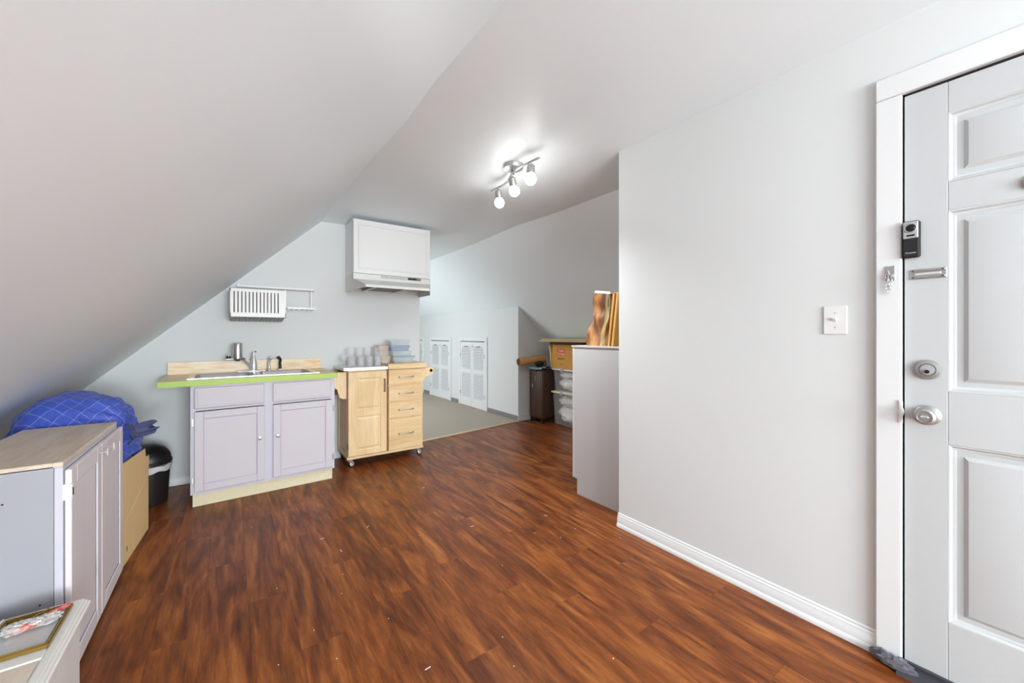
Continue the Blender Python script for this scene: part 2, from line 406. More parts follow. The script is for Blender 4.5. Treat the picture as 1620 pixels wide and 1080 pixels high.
# partition on the right with the door opening
wr = MB().box(1.985, 2.105, .345, 1.624, 0, 2.43).box(1.985, 2.105, -.60, .345, 2.075, 2.43).box(1.985, 2.105, -4.3, -.60, 0, 2.43)
setting('wall_right', wr, M_wall)
setting('wall_alcove', MB().box(2.105, 4.30, 1.504, 1.624, 0, 2.43), M_wall)
setting('wall_rear', MB().box(-1.9, -.4, -4.30, -4.18, 0, 2.45).box(1.5, 2.105, -4.30, -4.18, 0, 2.45).box(-.4, 1.5, -4.30, -4.18, 0, .65).box(-.4, 1.5, -4.30, -4.18, 2.25, 2.45), M_wall)
# floor: planks
setting('floor_rear', MB().box(-1.8, 1.985, -4.18, -1.2, -.012, 0), M_floor)
fl = setting('floor', MB().box(-1.80, 4.38, -4.30, 4.53, -.06, -.012), M_sub)
PW, PL = .158, .965
phase = {0: 2.86, 1: 2.49, 2: 2.276, 3: 1.96, 4: 1.555, 5: 1.35, -1: 1.27}
full = None; npl = 0
def plank_mesh(x0, x1, y0, y1):
    g = .00015
    mb = MB().box(x0 + g, x1 - g, y0 + g, y1 - g, -.012, 0, .0004)
    return mb
for k in range(-17, 22):
    x0 = .85 + PW * k; x1 = x0 + PW
    ymax = 4.11 if x1 < 1.70 else 4.41
    ymin = -1.2 if x0 < 1.985 else 1.624
    if x0 > 4.30 or x1 < -1.73: continue
    xa, xb = max(x0, -1.735), min(x1, 4.30)
    if x0 < 1.985 < x1: ymin = -1.2; 
    ph = phase.get(k, phase[0] - (.32 * k if k > 0 else .43 * k))
    y = ph - math.ceil((ph - ymin) / PL) * PL
    while y < ymax - .002:
        ya, yb = max(y, ymin), min(y + PL, ymax)
        segs = [(xa, xb, ya, yb)]
        if x0 < 1.985 < x1:
            segs = []
            if ya < 1.624: segs.append((xa, 1.985, ya, min(yb, 1.624)))
            if yb > 1.624: segs.append((xa, xb, max(ya, 1.624), yb))
        for (a, b, c, d) in segs:
            if d - c < .01 or b - a < .01: continue
            if full and abs(b - a - PW) < 1e-5 and abs(d - c - PL) < 1e-5:
                o = full.copy(); COL.objects.link(o); o.location = (a, c, 0)
            else:
                mb = plank_mesh(0, b - a, 0, d - c)
                o = mb.build('plank', M_floor); o.location = (a, c, 0)
                if abs(b - a - PW) < 1e-5 and abs(d - c - PL) < 1e-5: full = o
            o.parent = fl; npl += 1
        y += PL
print('planks', npl)
cp = MB().prism([(1.60, 4.2), (3.252, 4.412), (3.252, 9.0), (.36, 9.0), (.36, 4.232), (1.60, 4.232)], .012, (0, 0, 0), ((1, 0, 0), (0, 1, 0)), (0, 0, 1))
cp = MB().prism([(1.684, 4.206), (3.252, 4.412), (3.252, 9.0), (.36, 9.0), (.36, 4.232), (1.684, 4.232)], .012, (0, 0, -.003), ((1, 0, 0), (0, 1, 0)), (0, 0, 1))
setting('floor_carpet', cp, M_carpet)
setting('trim_1', MB().prism([(1.684, 4.188), (3.252, 4.394), (3.252, 4.412), (1.684, 4.206)], .012, (0, 0, 0), ((1, 0, 0), (0, 1, 0)), (0, 0, 1)),
        pm('threshold_strip', (206, 190, 160), 0.4))

# baseboards
prof = [(0, 0), (-.019, 0), (-.019, .012), (-.016, .020), (-.012, .024), (-.012, .052), (-.009, .058), (-.009, .066), (-.005, .072), (-.005, .079), (0, .084)]
setting('baseboard_right', MB().prism(prof, 1.22, (1.985, .408, .001), ((1, 0, 0), (0, 0, 1)), (0, 1, 0)), M_trim, sharp=30)
setting('baseboard_back', MB().prism([(0, 0), (-.014, 0), (-.014, .045), (-.009, .055), (-.006, .064), (0, .066)], 3.27, (-1.60, 4.11, .004), ((0, 1, 0), (0, 0, 1)), (1, 0, 0)), M_trim)
setting('baseboard_end', MB().box(3.245, 4.30, 4.398, 4.41, .002, .095, .003), M_trim)
for i, (a, b) in enumerate([(4.412, 5.205), (6.15, 6.45), (7.395, 7.69)]):
    setting('baseboard_knee', MB().box(3.242, 3.252, a, b, .004, .075, .002), M_grey)

# ------------------------------------------------------------------ louvred closet doors in the knee wall
slat0 = None
for i, y0 in enumerate((5.21, 6.45, 7.69)):
    y1 = y0 + .935
    d = bpy.data.objects.new('door_%d' % (i + 2), None); COL.objects.link(d); d.location = (3.25, y0, 0); d['kind'] = 'structure'
    OFF[d.name] = Vector((3.25, y0, 0))
    cs = MB().box(3.232, 3.252, y0, y0 + .065, .01, 1.10, .004).box(3.232, 3.252, y1 - .065, y1, .01, 1.10, .004).box(3.232, 3.252, y0, y1, 1.10, 1.165, .004)
    cs.build('casing', M_trim, d)
    MB().box(3.2505, 3.2515, y0 + .065, y1 - .065, 1.088, 1.10).build('top_gap', M_hole, d)
    mid = (y0 + y1) / 2
    for (a, b) in ((y0 + .068, mid - .003), (mid + .003, y1 - .068)):
        lf = MB(); xa, xb = 3.238, 3.2515; sw = .048
        lf.box(xa, xb, a, a + sw, .015, 1.088, .002).box(xa, xb, b - sw, b, .015, 1.088, .002)
        lf.box(xa, xb, a + sw, b - sw, .015, .16, .002).box(xa, xb, a + sw, b - sw, .565, .635, .002)
        # arched top rail
        n = 10; w = b - sw - (a + sw)
        arch = [(a + sw, 1.088), (a + sw, .985)] + [(a + sw + w * t / n, .985 + .035 * math.sin(PI * t / n)) for t in range(1, n)] + [(b - sw, .985), (b - sw, 1.088)]
        lf.prism(arch, xb - xa, (xa, 0, 0), ((0, 1, 0), (0, 0, 1)), (1, 0, 0))
        leaf = lf.build('louver_leaf', M_trim, d)
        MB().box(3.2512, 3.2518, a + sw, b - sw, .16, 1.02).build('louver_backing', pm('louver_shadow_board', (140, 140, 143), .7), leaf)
        for (z0, z1, cnt) in ((.16, .565, 14), (.635, 1.0, 14)):
            for k in range(cnt):
                zc = z0 + (k + .5) * (z1 - z0) / cnt
                if slat0 is None:
                    sl = MB(); hw = w / 2
                    sl.prism([(-.006, -.0085), (-.004, -.010), (.006, .006), (.004, .009)], w, (0, -hw, 0), ((1, 0, 0), (0, 0, 1)), (0, 1, 0))
                    slat0 = sl.build('slat', M_trim, None, smooth=False); o = slat0
                else:
                    o = slat0.copy(); COL.objects.link(o)
                o.parent = leaf; o.location = Vector((3.2445, (a + b) / 2, zc)) - OFF[d.name]
    for s in (-1, 1):
        MB().lathe([(.006, 0), (.006, .010), (.016, .014), (.018, .022), (.012, .030), (0, .031)], (3.238, mid + s * .028, 1.015), (-1, 0, 0), 16).build('knob', M_white, d)
    for yy in (y0 + .066, y1 - .066):
        for zz in (.22, .86):
            MB().box(3.229, 3.240, yy - .006, yy + .006, zz - .03, zz + .03).build('hinge', M_grille, d)

# ------------------------------------------------------------------ entry door on the right
DX = 1.975
d = bpy.data.objects.new('door_1', None); COL.objects.link(d); d.location = (DX, -.12, 0); d['kind'] = 'structure'; OFF[d.name] = Vector((DX, -.12, 0))
ys, ye = .332, -.578
# door slab : backing, stiles, rails, raised fields
def ypan(m, xo, a, b, z0, z1, fx, inset, bev):
    pass
slab = MB().box(DX + .012, DX + .045, ye, ys, .032, 2.058)
slab.build('door_core', M_door, d)
stl = [(ys, ys - .105), (-.066, -.176), (ye + .107, ye)]
for a, b in stl: MB().box(DX, DX + .02, b, a, .032, 2.058, .0012).build('stile', M_door, d)
zr = [(.032, .227), (.83, 1.009), (1.621, 1.719), (1.953, 2.058)]
cols_ = [(.227, -.066), (-.176, -.471)]
for a, b in cols_:
    for z0, z1 in zr: MB().box(DX + .0004, DX + .02, b, a - .0008, z0, z1, .0012).build('rail', M_door, d)
    for z0, z1 in ((.227, .83), (1.009, 1.621), (1.719, 1.953)):
        # sticking (moulding ring) then raised field
        m = MB(); rings = [(0, 0.0), (.004, .001), (.010, .008), (.014, .009), (.020, .0125), (.034, .0125), (.046, .004), (.048, .0035)]
        vs = []; fs = []
        for ins, dep in rings:
            vs += [(DX + dep, a - ins, z0 + ins), (DX + dep, b + ins, z0 + ins), (DX + dep, b + ins, z1 - ins), (DX + dep, a - ins, z1 - ins)]
        for r_ in range(len(rings) - 1):
            for q in range(4): fs.append((r_ * 4 + q, r_ * 4 + (q + 1) % 4, r_ * 4 + 4 + (q + 1) % 4, r_ * 4 + 4 + q))
        k = (len(rings) - 1) * 4; fs.append((k, k + 1, k + 2, k + 3))
        m.add(vs, fs).build('door_panel', M_door, d, sharp=20)
# casing
cs = MB().box(1.962, 1.987, .338, .408, .0, 2.068, .003).box(1.962, 1.987, -.655, -.588, .0, 2.068, .003)
cs.build('casing', M_trim, d)
MB().box(1.962, 1.987, -.655, .408, 2.070, 2.148, .003).build('head_casing', M_trim, d)
MB().box(1.990, 2.03, .332, .345, 0, 2.075).box(1.990, 2.03, -.60, .345, 2.062, 2.0745).box(2.02, 2.10, -.60, .345, 0, 2.075).build('jamb', M_hole, d)
# deadbolt, knob, strike, viewer, slide bolt plate, peephole
def escut(name, yc, zc, rings, mat):
    return MB().lathe(rings, (DX, yc, zc), (-1, 0, 0), 32).build(name, mat, d)
db = escut('deadbolt', .2735, 1.080, [(.034, 0), (.034, .005), (.031, .012), (.022, .014), (.020, .010), (0, .010)], M_nickel)
db['label'] = 'chrome deadbolt rose with thumb turn'
MB().lathe([(.019, .0), (.018, .004), (0, .005)], (DX - .010, .2735, 1.080), (-1, 0, 0), 24).build('cylinder_face', M_silver, db)
MB().lathe([(.006, 0), (.006, .008), (0, .009)], (DX - .013, .2735, 1.074), (-1, 0, 0), 16).build('keyhole_boss', M_black, db)
kn = escut('door_knob', .2735, .922, [(.034, 0), (.034, .004), (.030, .008), (.014, .012), (.013, .026), (.022, .032), (.0275, .044), (.0265, .056), (.020, .060), (.018, .056), (0, .056)], M_nickel)
kn['label'] = 'satin nickel door knob'
MB().box(DX - .062, DX - .054, .2635, .2835, .918, .926, .003).build('turn_button', M_chrome, kn)
MB().box(1.956, 1.963, .334, .345, .885, .965, .002).lathe([(.010, 0), (.009, .002), (0, .003)], (1.962, .3405, .925), (-1, 0, 0), 16, (1, 1.9)).build('strike_plate', M_white, d)
MB().lathe([(.022, 0), (.022, .006), (.016, .012), (0, .013)], (DX, .052, 1.665), (-1, 0, 0), 24).build('peephole_cover', M_grille, d)
# slide plate
sp = MB().box(DX - .003, DX, .229, .3175, 1.397, 1.432, .001).box(DX - .009, DX, .231, .3155, 1.423, 1.429, .002).box(DX - .009, DX, .231, .3155, 1.400, 1.406, .002)
spo = sp.build('chain_slide_plate', M_nickel, d)
MB().box(DX - .006, DX - .002, .242, .305, 1.410, 1.419, .002).build('slot_plate', M_steelw, spo)
for yy in (.238, .309):
    for zz in (1.4265, 1.4028): MB().lathe([(.0028, 0), (.002, .0015), (0, .0016)], (DX - .009, yy, zz), (-1, 0, 0), 10).build('screw', M_dkmetal, spo)
# electronic viewer box
vb = MB().box(DX - .026, DX, .290, .334, 1.474, 1.603, .005).build('door_viewer', M_blackm, d)
vb['label'] = 'black and silver electronic door viewer box'
MB().box(DX - .0285, DX - .022, .2935, .3315, 1.541, 1.600, .002).build('silver_face', M_silver, vb)
MB().lathe([(.0165, 0), (.0165, .0025), (.0145, .0035), (.0135, .001), (0, .0012)], (DX - .0285, .312, 1.577), (-1, 0, 0), 28).build('lens_ring', M_silver, vb)
MB().lathe([(.0135, 0), (.010, .003), (0, .004)], (DX - .029, .312, 1.577), (-1, 0, 0), 24).build('lens', M_black, vb)
MB().box(DX - .0295, DX - .028, .302, .322, 1.548, 1.554).build('display', M_black, vb)
text('Crower', .0085, (DX - .0262, .312, 1.490), FACE_NX, M_silver, vb, bold=.0002)
# door sweep + threshold
MB().box(DX - .012, DX, ye, ys, .012, .036, .003).build('door_sweep', M_sweep, d)
MB().prism([(1.915, 0), (1.925, .014), (1.965, .022), (2.02, .022), (2.02, 0)], .955, (0, -.61, .0005), ((1, 0, 0), (0, 0, 1)), (0, 1, 0)).build('threshold', M_sweep, d)
tape = tag(MB().blob((1.936, .352, .027), (.020, .052, .0225), 22, 12, .5, 3.5, 3).blob((1.950, .395, .024), (.016, .03, .018), 16, 10, .5, 4, 5).build('crumpled_tape', M_tape, None, sharp=20),
           'crumpled dark grey tape at the foot of the white entry door casing', 'tape')
# chain keeper on the casing
ck = thing('door_chain', 'small chrome security chain hanging from its keeper on the white door casing', 'door chain', (1.961, .367, 1.40))
MB().box(1.958, 1.962, .354, .380, 1.398, 1.452, .001).build('keeper_plate', M_nickel, ck)
MB().lathe([(.007, 0), (.007, .008), (.004, .010), (.006, .014), (0, .015)], (1.958, .358, 1.414), (-1, 0, 0), 16).build('keeper_stud', M_chrome, ck)
def link(c, a, tilt=0):
    pts = []
    for k in range(14):
        t = 2 * PI * k / 14; u = math.cos(t) * .0045; v = math.sin(t) * .0085
        pts.append(Vector(c) + Vector((math.cos(a) * u, math.sin(a) * u + tilt * v, v)))
    return MB().tube(pts, .0014, 6, True)
for i, (yy, zz, a, tl) in enumerate([(.370, 1.428, .3, .3), (.374, 1.414, 1.3, 0), (.372, 1.400, .2, -.2), (.365, 1.398, 1.4, 0), (.364, 1.386, .2, .3), (.3725, 1.386, 1.5, -.1), (.367, 1.373, .6, .4), (.373, 1.372, 1.2, -.3), (.370, 1.358, 1.57, 0)]):
    link((1.951, yy, zz), a, tl).build('chain_link', M_chrome, ck)
# light switch
ls = thing('light_switch', 'white toggle light switch plate on the wall left of the entry door', 'light switch', (1.985, .534, 1.26))
MB().box(1.979, 1.9852, .495, .573, 1.203, 1.317, .003).build('cover_plate', M_white, ls)
tg = MB().prism([(0, -.006), (-.014, .004), (-.015, .009), (-.003, .008), (0, .008)], .009, (1.979, .5295, 1.261), ((1, 0, 0), (0, 0, 1)), (0, 1, 0)).build('toggle', M_white, ls)
for zz in (1.231, 1.290): MB().lathe([(.003, 0), (.002, .0012), (0, .0013)], (1.979, .534, zz), (-1, 0, 0), 10).build('screw', M_grille, ls)

# ------------------------------------------------------------------ sink base cabinet (rotated unit)
ang = R(2.4); SO = Vector((-.232, 3.497, 0))
MX = Matrix.Translation(SO) @ Matrix.Rotation(ang, 4, 'Z')
def LB():
    m = MB(); m.X = MX; return m
CW, CD = .933, .56
sb = thing('sink_cabinet', 'pale lilac two door sink base cabinet with raw yellow toe kick under green edged counter', 'cabinet', SO)
LB().box(0, .016, .019, CD, .092, .845).box(CW - .016, CW, .019, CD, .092, .845).box(.016, CW - .016, CD - .01, CD, .092, .845).box(.016, CW - .016, .019, CD - .01, .092, .108).build('carcass', M_lilac2, sb)
ff = LB()
for a, b in ((0, .03), (.433, .492), (.905, CW)): ff.box(a, b, 0, .019, .092, .845, .001)
for z0, z1 in ((.092, .12), (.672, .69), (.83, .845)): ff.box(.03, .905, .0005, .019, z0, z1)
ff.build('face_frame', M_lilac2, sb)
LB().box(.012, CW - .012, .022, .04, .001, .092, .001).box(.012, .03, .04, CD, .001, .092).box(CW - .03, CW - .012, .04, CD, .001, .092).build('toe_kick', M_kick, sb)
def shaker(X, a, b, z0, z1, y, mat, inner, fr=.05, th=.017, groove=.004, name='door', parent=None, kind='door', gmat=None):
    """panel door, front face toward -y at y"""
    m = MB(); m.X = X
    m.box(a, a + fr, y, y + th, z0, z1, .003).box(b - fr, b, y, y + th, z0, z1, .003)
    m.box(a + fr, b - fr, y, y + th, z0, z0 + fr, .003).box(a + fr, b - fr, y, y + th, z1 - fr, z1, .003)
    o = m.build(name, mat, parent)
    p = MB(); p.X = X; p.box(a + fr - .001, b - fr + .001, y + .006, y + th - .002, z0 + fr - .001, z1 - fr + .001)
    p.build('door_panel', inner, o)
    g = MB(); g.X = X
    for (p0, p1, q0, q1) in ((a + fr, a + fr + groove, z0 + fr, z1 - fr), (b - fr - groove, b - fr, z0 + fr, z1 - fr), (a + fr, b - fr, z0 + fr, z0 + fr + groove), (a + fr, b - fr, z1 - fr - groove, z1 - fr)):
        g.box(p0, p1, y + .0035, y + .0075, q0, q1, .001)
    g.build('bead', gmat or M_bead_shade, o)
    return o
def knob_at(X, x, y, z, mat, parent, r=.014):
    m = MB(); m.X = X
    return m.lathe([(.005, 0), (.005, .012), (r * .7, .016), (r, .021), (r * .9, .028), (0, .031)], (x, y, z), (0, -1, 0), 18).build('knob', mat, parent)
def hinge_at(X, x, y, z, parent, mat=M_nickel, h=.05):
    m = MB(); m.X = X
    return m.box(x - .010, x + .008, y - .002, y + .002, z - h / 2, z + h / 2, .001).lathe([(.004, -h / 2 + .004), (.004, h / 2 - .004)], (x + .006, y - .003, z), (0, 0, 1), 10).build('hinge', mat, parent)
dy = -.018
for nm, a, b, hx, kx in (('l', .022, .437, .016, .403), ('r', .490, .911, .917, .520)):
    do = shaker(MX, a, b, .112, .667, dy, M_lilac, M_lilac, parent=sb)
    knob_at(MX, kx, dy, .432, M_chrome, do)
    for z in (.192, .594): hinge_at(MX, hx - (0 if nm == 'l' else -.0), dy + .012, z, do)
for a, b in ((.020, .434), (.488, .904)):
    m = LB(); m.box(a, b, dy, -.0005, .688, .835, .006).box(a + .02, b - .02, dy - .002, dy + .004, .708, .815, .0015)
    m.build('drawer_front', M_lilac, sb)

# countertop with green edge + backsplash (one worktop thing)
AC = R(1.6); CO = Vector((-.402, 3.468, 0)); CX = Matrix.Translation(CO) @ Matrix.Rotation(AC, 4, 'Z')
def LC():
    m = MB(); m.X = CX; return m
ct = thing('countertop', 'wood look laminate countertop with bright green painted front edge and backsplash', 'countertop', CO)
CL = 1.118; dpt = .61
# sink cut-out
sx0, sx1, sy0, sy1 = .165, .985, .105, .545
m = LC(); z0, z1 = .85, .888
m.box(.003, sx0, .004, dpt, z0, z1).box(sx1, CL - .003, .004, dpt, z0, z1).box(sx0, sx1, .004, sy0, z0, z1).box(sx0, sx1, sy1, dpt, z0, z1)
m.build('worktop', M_lam, ct)
LC().box(0, CL, 0, .004, z0 - .002, z1 + .0005, .001).build('green_front_edge', M_green, ct)['label'] = 'bright green painted front edge'
LC().box(0, .003, .0, dpt - .02, z0, z1).build('side_edge', M_green, ct)
LC().box(CL - .003, CL, 0, dpt - .03, z0, z1).build('side_edge', M_green, ct)
LC().box(.012, CL - .012, dpt - .022, dpt - .003, z1, .986, .001).build('backsplash', M_lam, ct)

# sink : double bowl steel
sk = thing('kitchen_sink', 'stainless steel double bowl sink set in the wood look countertop', 'sink', CX @ Vector((.57, .3, .888)))
def bowl(x0, x1, y0, y1, zt, zb, r=.05):
    def rr(x0, x1, y0, y1, r, z, n=6):
        out = []
        for cx_, cy_, a0 in ((x1 - r, y1 - r, 0), (x0 + r, y1 - r, 90), (x0 + r, y0 + r, 180), (x1 - r, y0 + r, 270)):
            for k in range(n + 1):
                a = R(a0 + 90 * k / n); out.append((cx_ + r * math.cos(a), cy_ + r * math.sin(a), z))
        return out
    ringsz = [(0, zt), (.004, zt - .006), (.012, zb + .04), (.03, zb + .008), (.06, zb)]
    vs = []; fs = []; n = None
    for ins, z in ringsz:
        q = rr(x0 + ins, x1 - ins, y0 + ins, y1 - ins, max(r - ins * .3, .02), z); n = len(q); vs += q
    for i in range(len(ringsz) - 1):
        for k in range(n): fs.append((i * n + k, i * n + (k + 1) % n, (i + 1) * n + (k + 1) % n, (i + 1) * n + k))
    fs.append(tuple(range((len(ringsz) - 1) * n, len(ringsz) * n)))
    return vs, fs
ox0, ox1, oy0, oy1 = .150, 1.0, .09, .555
b1 = (.185, .555, .125, .475); b2 = (.595, .965, .125, .475)
m = LC(); zt = .893
for (a, b, c, e) in ((ox0, ox1, oy0, b1[2]), (ox0, ox1, b1[3], oy1), (ox0, b1[0], b1[2], b1[3]), (b1[1], b2[0], b1[2], b1[3]), (b2[1], ox1, b1[2], b1[3])):
    m.box(a, b, c, e, .8885, zt)
m.build('sink_deck', M_steel, sk)
for bb in (b1, b2):
    vs, fs = bowl(*bb, zt + .0002, .735); LC().add(vs, fs).build('basin', M_steel, sk)
    LC().lathe([(.04, 0), (.038, .003), (.02, .001), (0, .001)], ((bb[0] + bb[1]) / 2, (bb[2] + bb[3]) / 2, .736), (0, 0, 1), 20).build('drain', M_chrome, sk)
# faucet (world-ish local coordinates)
FZ = .8935; fx, fy = .570, .515
fa = thing('faucet', 'chrome kitchen faucet carrying a steel cylinder water filter on its spout', 'faucet', CX @ Vector((fx, fy, FZ)))
LC().box(fx - .12, fx + .090, fy - .028, fy + .028, FZ, FZ + .010, .005).build('base_plate', M_chrome, fa)
LC().lathe([(.026, .010), (.027, .04), (.024, .075), (.017, .105), (.011, .135), (.008, .150), (.010, .155), (.008, .164), (0, .167)], (fx, fy, FZ), (0, 0, 1), 24).build('body', M_chrome, fa)
LC().tube([(fx + .003, fy, FZ + .158), (fx + .012, fy - .012, FZ + .168), (fx + .018, fy - .02, FZ + .164)], .0035, 8).build('lever', M_dkmetal, fa)
LC().tube([(fx - .012, fy - .01, FZ + .035), (fx - .045, fy - .04, FZ + .072), (fx - .085, fy - .075, FZ + .115)], .0105, 12).build('spout', M_chrome, fa)
fcx, fcy = fx - .115, fy - .085
LC().lathe([(.020, -.010), (.024, 0), (.033, .006), (.034, .012), (.034, .128), (.031, .134), (0, .136)], (fcx, fcy, FZ + .108), (0, 0, 1), 28).build('filter_cylinder', M_steel, fa)
LC().lathe([(.014, -.006), (.016, .0), (.024, .004), (0, .006)], (fcx, fcy, FZ + .100), (0, 0, 1), 20).build('filter_outlet', M_black, fa)
LC().box(fcx + .01, fcx + .052, fcy - .012, fcy + .02, FZ + .106, FZ + .120, .005).build('filter_clamp', M_black, fa)
LC().tube([(fcx - .02, fcy - .005, FZ + .114), (fcx - .078, fcy - .012, FZ + .112)], .009, 12).lathe([(.011, 0), (.012, .008), (0, .012)], (fcx - .062, fcy - .012, FZ + .138), (0, 0, 1), 16).build('diverter_arm', M_chrome, fa)
LC().lathe([(.017, 0), (.017, .012), (.010, .018), (0, .018)], (fcx - .062, fcy - .012, FZ + .121), (0, 0, 1), 16).build('diverter_collar', M_black, fa)
def sprayer(x, y, label, mat, basem, head):
    t = thing('sink_sprayer', label, 'sprayer', CX @ Vector((x, y, FZ)))
    LC().lathe([(.018, 0), (.017, .006), (.013, .012), (0, .013)], (x, y, FZ), (0, 0, 1), 18).build('base_collar', basem, t)
    LC().tube([(x, y, FZ + .010), (x + .002, y, FZ + .03), (x - .001, y, FZ + .065), (x + .004, y - .004, FZ + .09), (x + (.008 if head else -.004), y - .012, FZ + .105)], [.010, .011, .009, .010, .010], 12).build('grip', mat, t)
    LC().lathe([(.009, -.006), (.014, 0), (.014, .012), (.009, .018), (0, .019)], (x + (.010 if head else -.008), y - .008, FZ + .106), (.6 if head else -.6, -.5, .5), 14).build('spray_head', mat, t)
sprayer(fx + .112, fy + .002, 'chrome side sprayer standing right of the faucet body', M_chrome, M_chrome, 1)
sprayer(fx + .195, fy + .002, 'black side sprayer, rightmost fitting on the sink deck', M_black, M_liner, 0)

# ------------------------------------------------------------------ rolling kitchen cart
kc = thing('kitchen_cart', 'light birch rolling kitchen cart with one door and four drawers', 'cart', (.84, 3.71, 0))
X0, X1, XM, YF, YB = .838, 1.558, 1.2, 3.728, 4.08
z0c, z1c = .09, .880
c_ = MB().box(X0 + .018, X1 - .018, YF + .001, YB, z0c, z1c)
c_.build('carcass', M_birch, kc)
for s, (a, b) in (('l', (X0, X0 + .018)), ('r', (X1 - .018, X1))):
    m = MB().box(a, b, YF, YF + .04, z0c, z1c, .001).box(a, b, YB - .04, YB, z0c, z1c, .001).box(a, b, YF + .04, YB - .04, z0c, z0c + .05, .001).box(a, b, YF + .04, YB - .04, z1c - .06, z1c, .001)
    sd = m.build('side_frame', M_birch, kc)
    MB().box(a + .008, b - .004, YF + .04, YB - .04, z0c + .05, z1c - .06).build('side_panel', M_birchx, sd)
MB().box(X0, X1, YF - .018, YF, z0c - .008, z0c + .014, .001).build('bottom_rail', M_birchx, kc)
MB().box(XM - .006, XM + .010, YF - .004, YF, z0c + .014, z1c).build('centre_gap', M_brownedge, kc)
MB().box(X0 + .001, X0 + .010, YF - .004, YF, z0c + .014, z1c).build('side_gap', M_brownedge, kc)
# door with two raised panels
a, b, z0, z1, y = .850, 1.193, .108, .866, 3.709
m = MB().box(a, a + .066, y, y + .018, z0, z1, .002).box(b - .056, b, y, y + .018, z0, z1, .002)
m.box(a + .066, b - .056, y + .0003, y + .018, z0, z0 + .045, .001).box(a + .066, b - .056, y + .0003, y + .018, .462, .52, .001).box(a + .066, b - .056, y + .0003, y + .018, .808, z1, .001)
do = m.build('door', M_birch, kc)
for q0, q1 in ((.153, .462), (.52, .808)):
    rings = [(0, .006), (.004, .010), (.012, .010), (.028, .003), (.03, .003)]; vs = []; fs = []
    for ins, dep in rings: vs += [(a + .066 + ins, y + dep, q0 + ins), (b - .056 - ins, y + dep, q0 + ins), (b - .056 - ins, y + dep, q1 - ins), (a + .066 + ins, y + dep, q1 - ins)]
    for r_ in range(len(rings) - 1):
        for q in range(4): fs.append((r_ * 4 + q, r_ * 4 + (q + 1) % 4, r_ * 4 + 4 + (q + 1) % 4, r_ * 4 + 4 + q))
    k = (len(rings) - 1) * 4; fs.append((k, k + 1, k + 2, k + 3))
    MB().add(vs, fs).build('raised_panel', M_birch, do, sharp=20)
MB().tube([(1.170, y, .790), (1.170, y - .022, .785), (1.170, y - .024, .73), (1.170, y - .022, .675), (1.170, y, .670)], .005, 10).build('handle', M_dkmetal, do)
for z in (.776, .20): MB().box(.840, .851, y - .003, y + .010, z - .028, z + .028, .001).build('hinge', M_dkmetal, do)
for z0, z1, hz in ((.730, .871, .797), (.572, .713, .639), (.414, .558, .481), (.106, .398, .251)):
    m = MB().box(1.212, 1.541, y, y + .018, z0, z1, .002).box(1.262, 1.49, y - .0012, y + .002, z0 + .012, z1 - .012, .0008)
    dr = m.build('drawer', M_birchx, kc)
    MB().tube([(1.312, y, hz), (1.314, y - .018, hz), (1.345, y - .024, hz), (1.418, y - .024, hz), (1.449, y - .018, hz), (1.451, y, hz)], .0038, 8).build('handle', M_nickel, dr)
    for hx in (1.312, 1.451): MB().lathe([(.008, 0), (.006, .006), (0, .007)], (hx, y, hz), (0, -1, 0), 12).build('handle_foot', M_dkmetal, dr)
MB().box(.806, 1.199, 3.69, 4.095, .880, .908, .002).build('steel_top', M_steelw, kc)['label'] = 'stainless steel top slab'
MB().box(1.203, 1.592, 3.69, 4.095, .878, .926, .003).build('wood_top', M_birchx, kc)['label'] = 'butcher block top slab'
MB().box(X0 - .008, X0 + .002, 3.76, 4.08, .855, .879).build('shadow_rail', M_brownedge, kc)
# left curved bracket boards and right towel bar
brk = [(0, .868), (-.115, .868), (-.115, .80), (-.10, .74), (-.075, .715), (-.062, .66), (-.05, .638), (-.02, .628), (0, .628)]
MB().prism(brk, .018, (X0, 3.735, 0), ((1, 0, 0), (0, 0, 1)), (0, 1, 0)).build('side_bracket', M_birch, kc)
MB().prism(brk, .018, (X0, 4.05, 0), ((1, 0, 0), (0, 0, 1)), (0, 1, 0)).build('side_bracket', M_birch, kc)
MB().box(X0 - .11, X0, 3.753, 4.05, .72, .732).build('side_shelf', M_birch, kc)
br = [(0, .870), (.118, .870), (.118, .825), (.10, .805), (.07, .795), (.035, .78), (.018, .75), (0, .738)]
for yy in (3.735, 4.05): MB().prism(br, .018, (X1, yy, 0), ((1, 0, 0), (0, 0, 1)), (0, 1, 0)).build('towel_bracket', M_birch, kc)
MB().lathe([(.014, 0), (.015, .004), (.015, .338), (.014, .342)], (X1 + .092, 3.728, .843), (0, 1, 0), 18).build('towel_bar', M_birch, kc)
MB().lathe([(.0155, 0), (.0155, .004), (.011, .0045), (.011, 0)], (X1 + .092, 3.724, .843), (0, 1, 0), 18).build('towel_bar_ring', M_brownedge, kc)
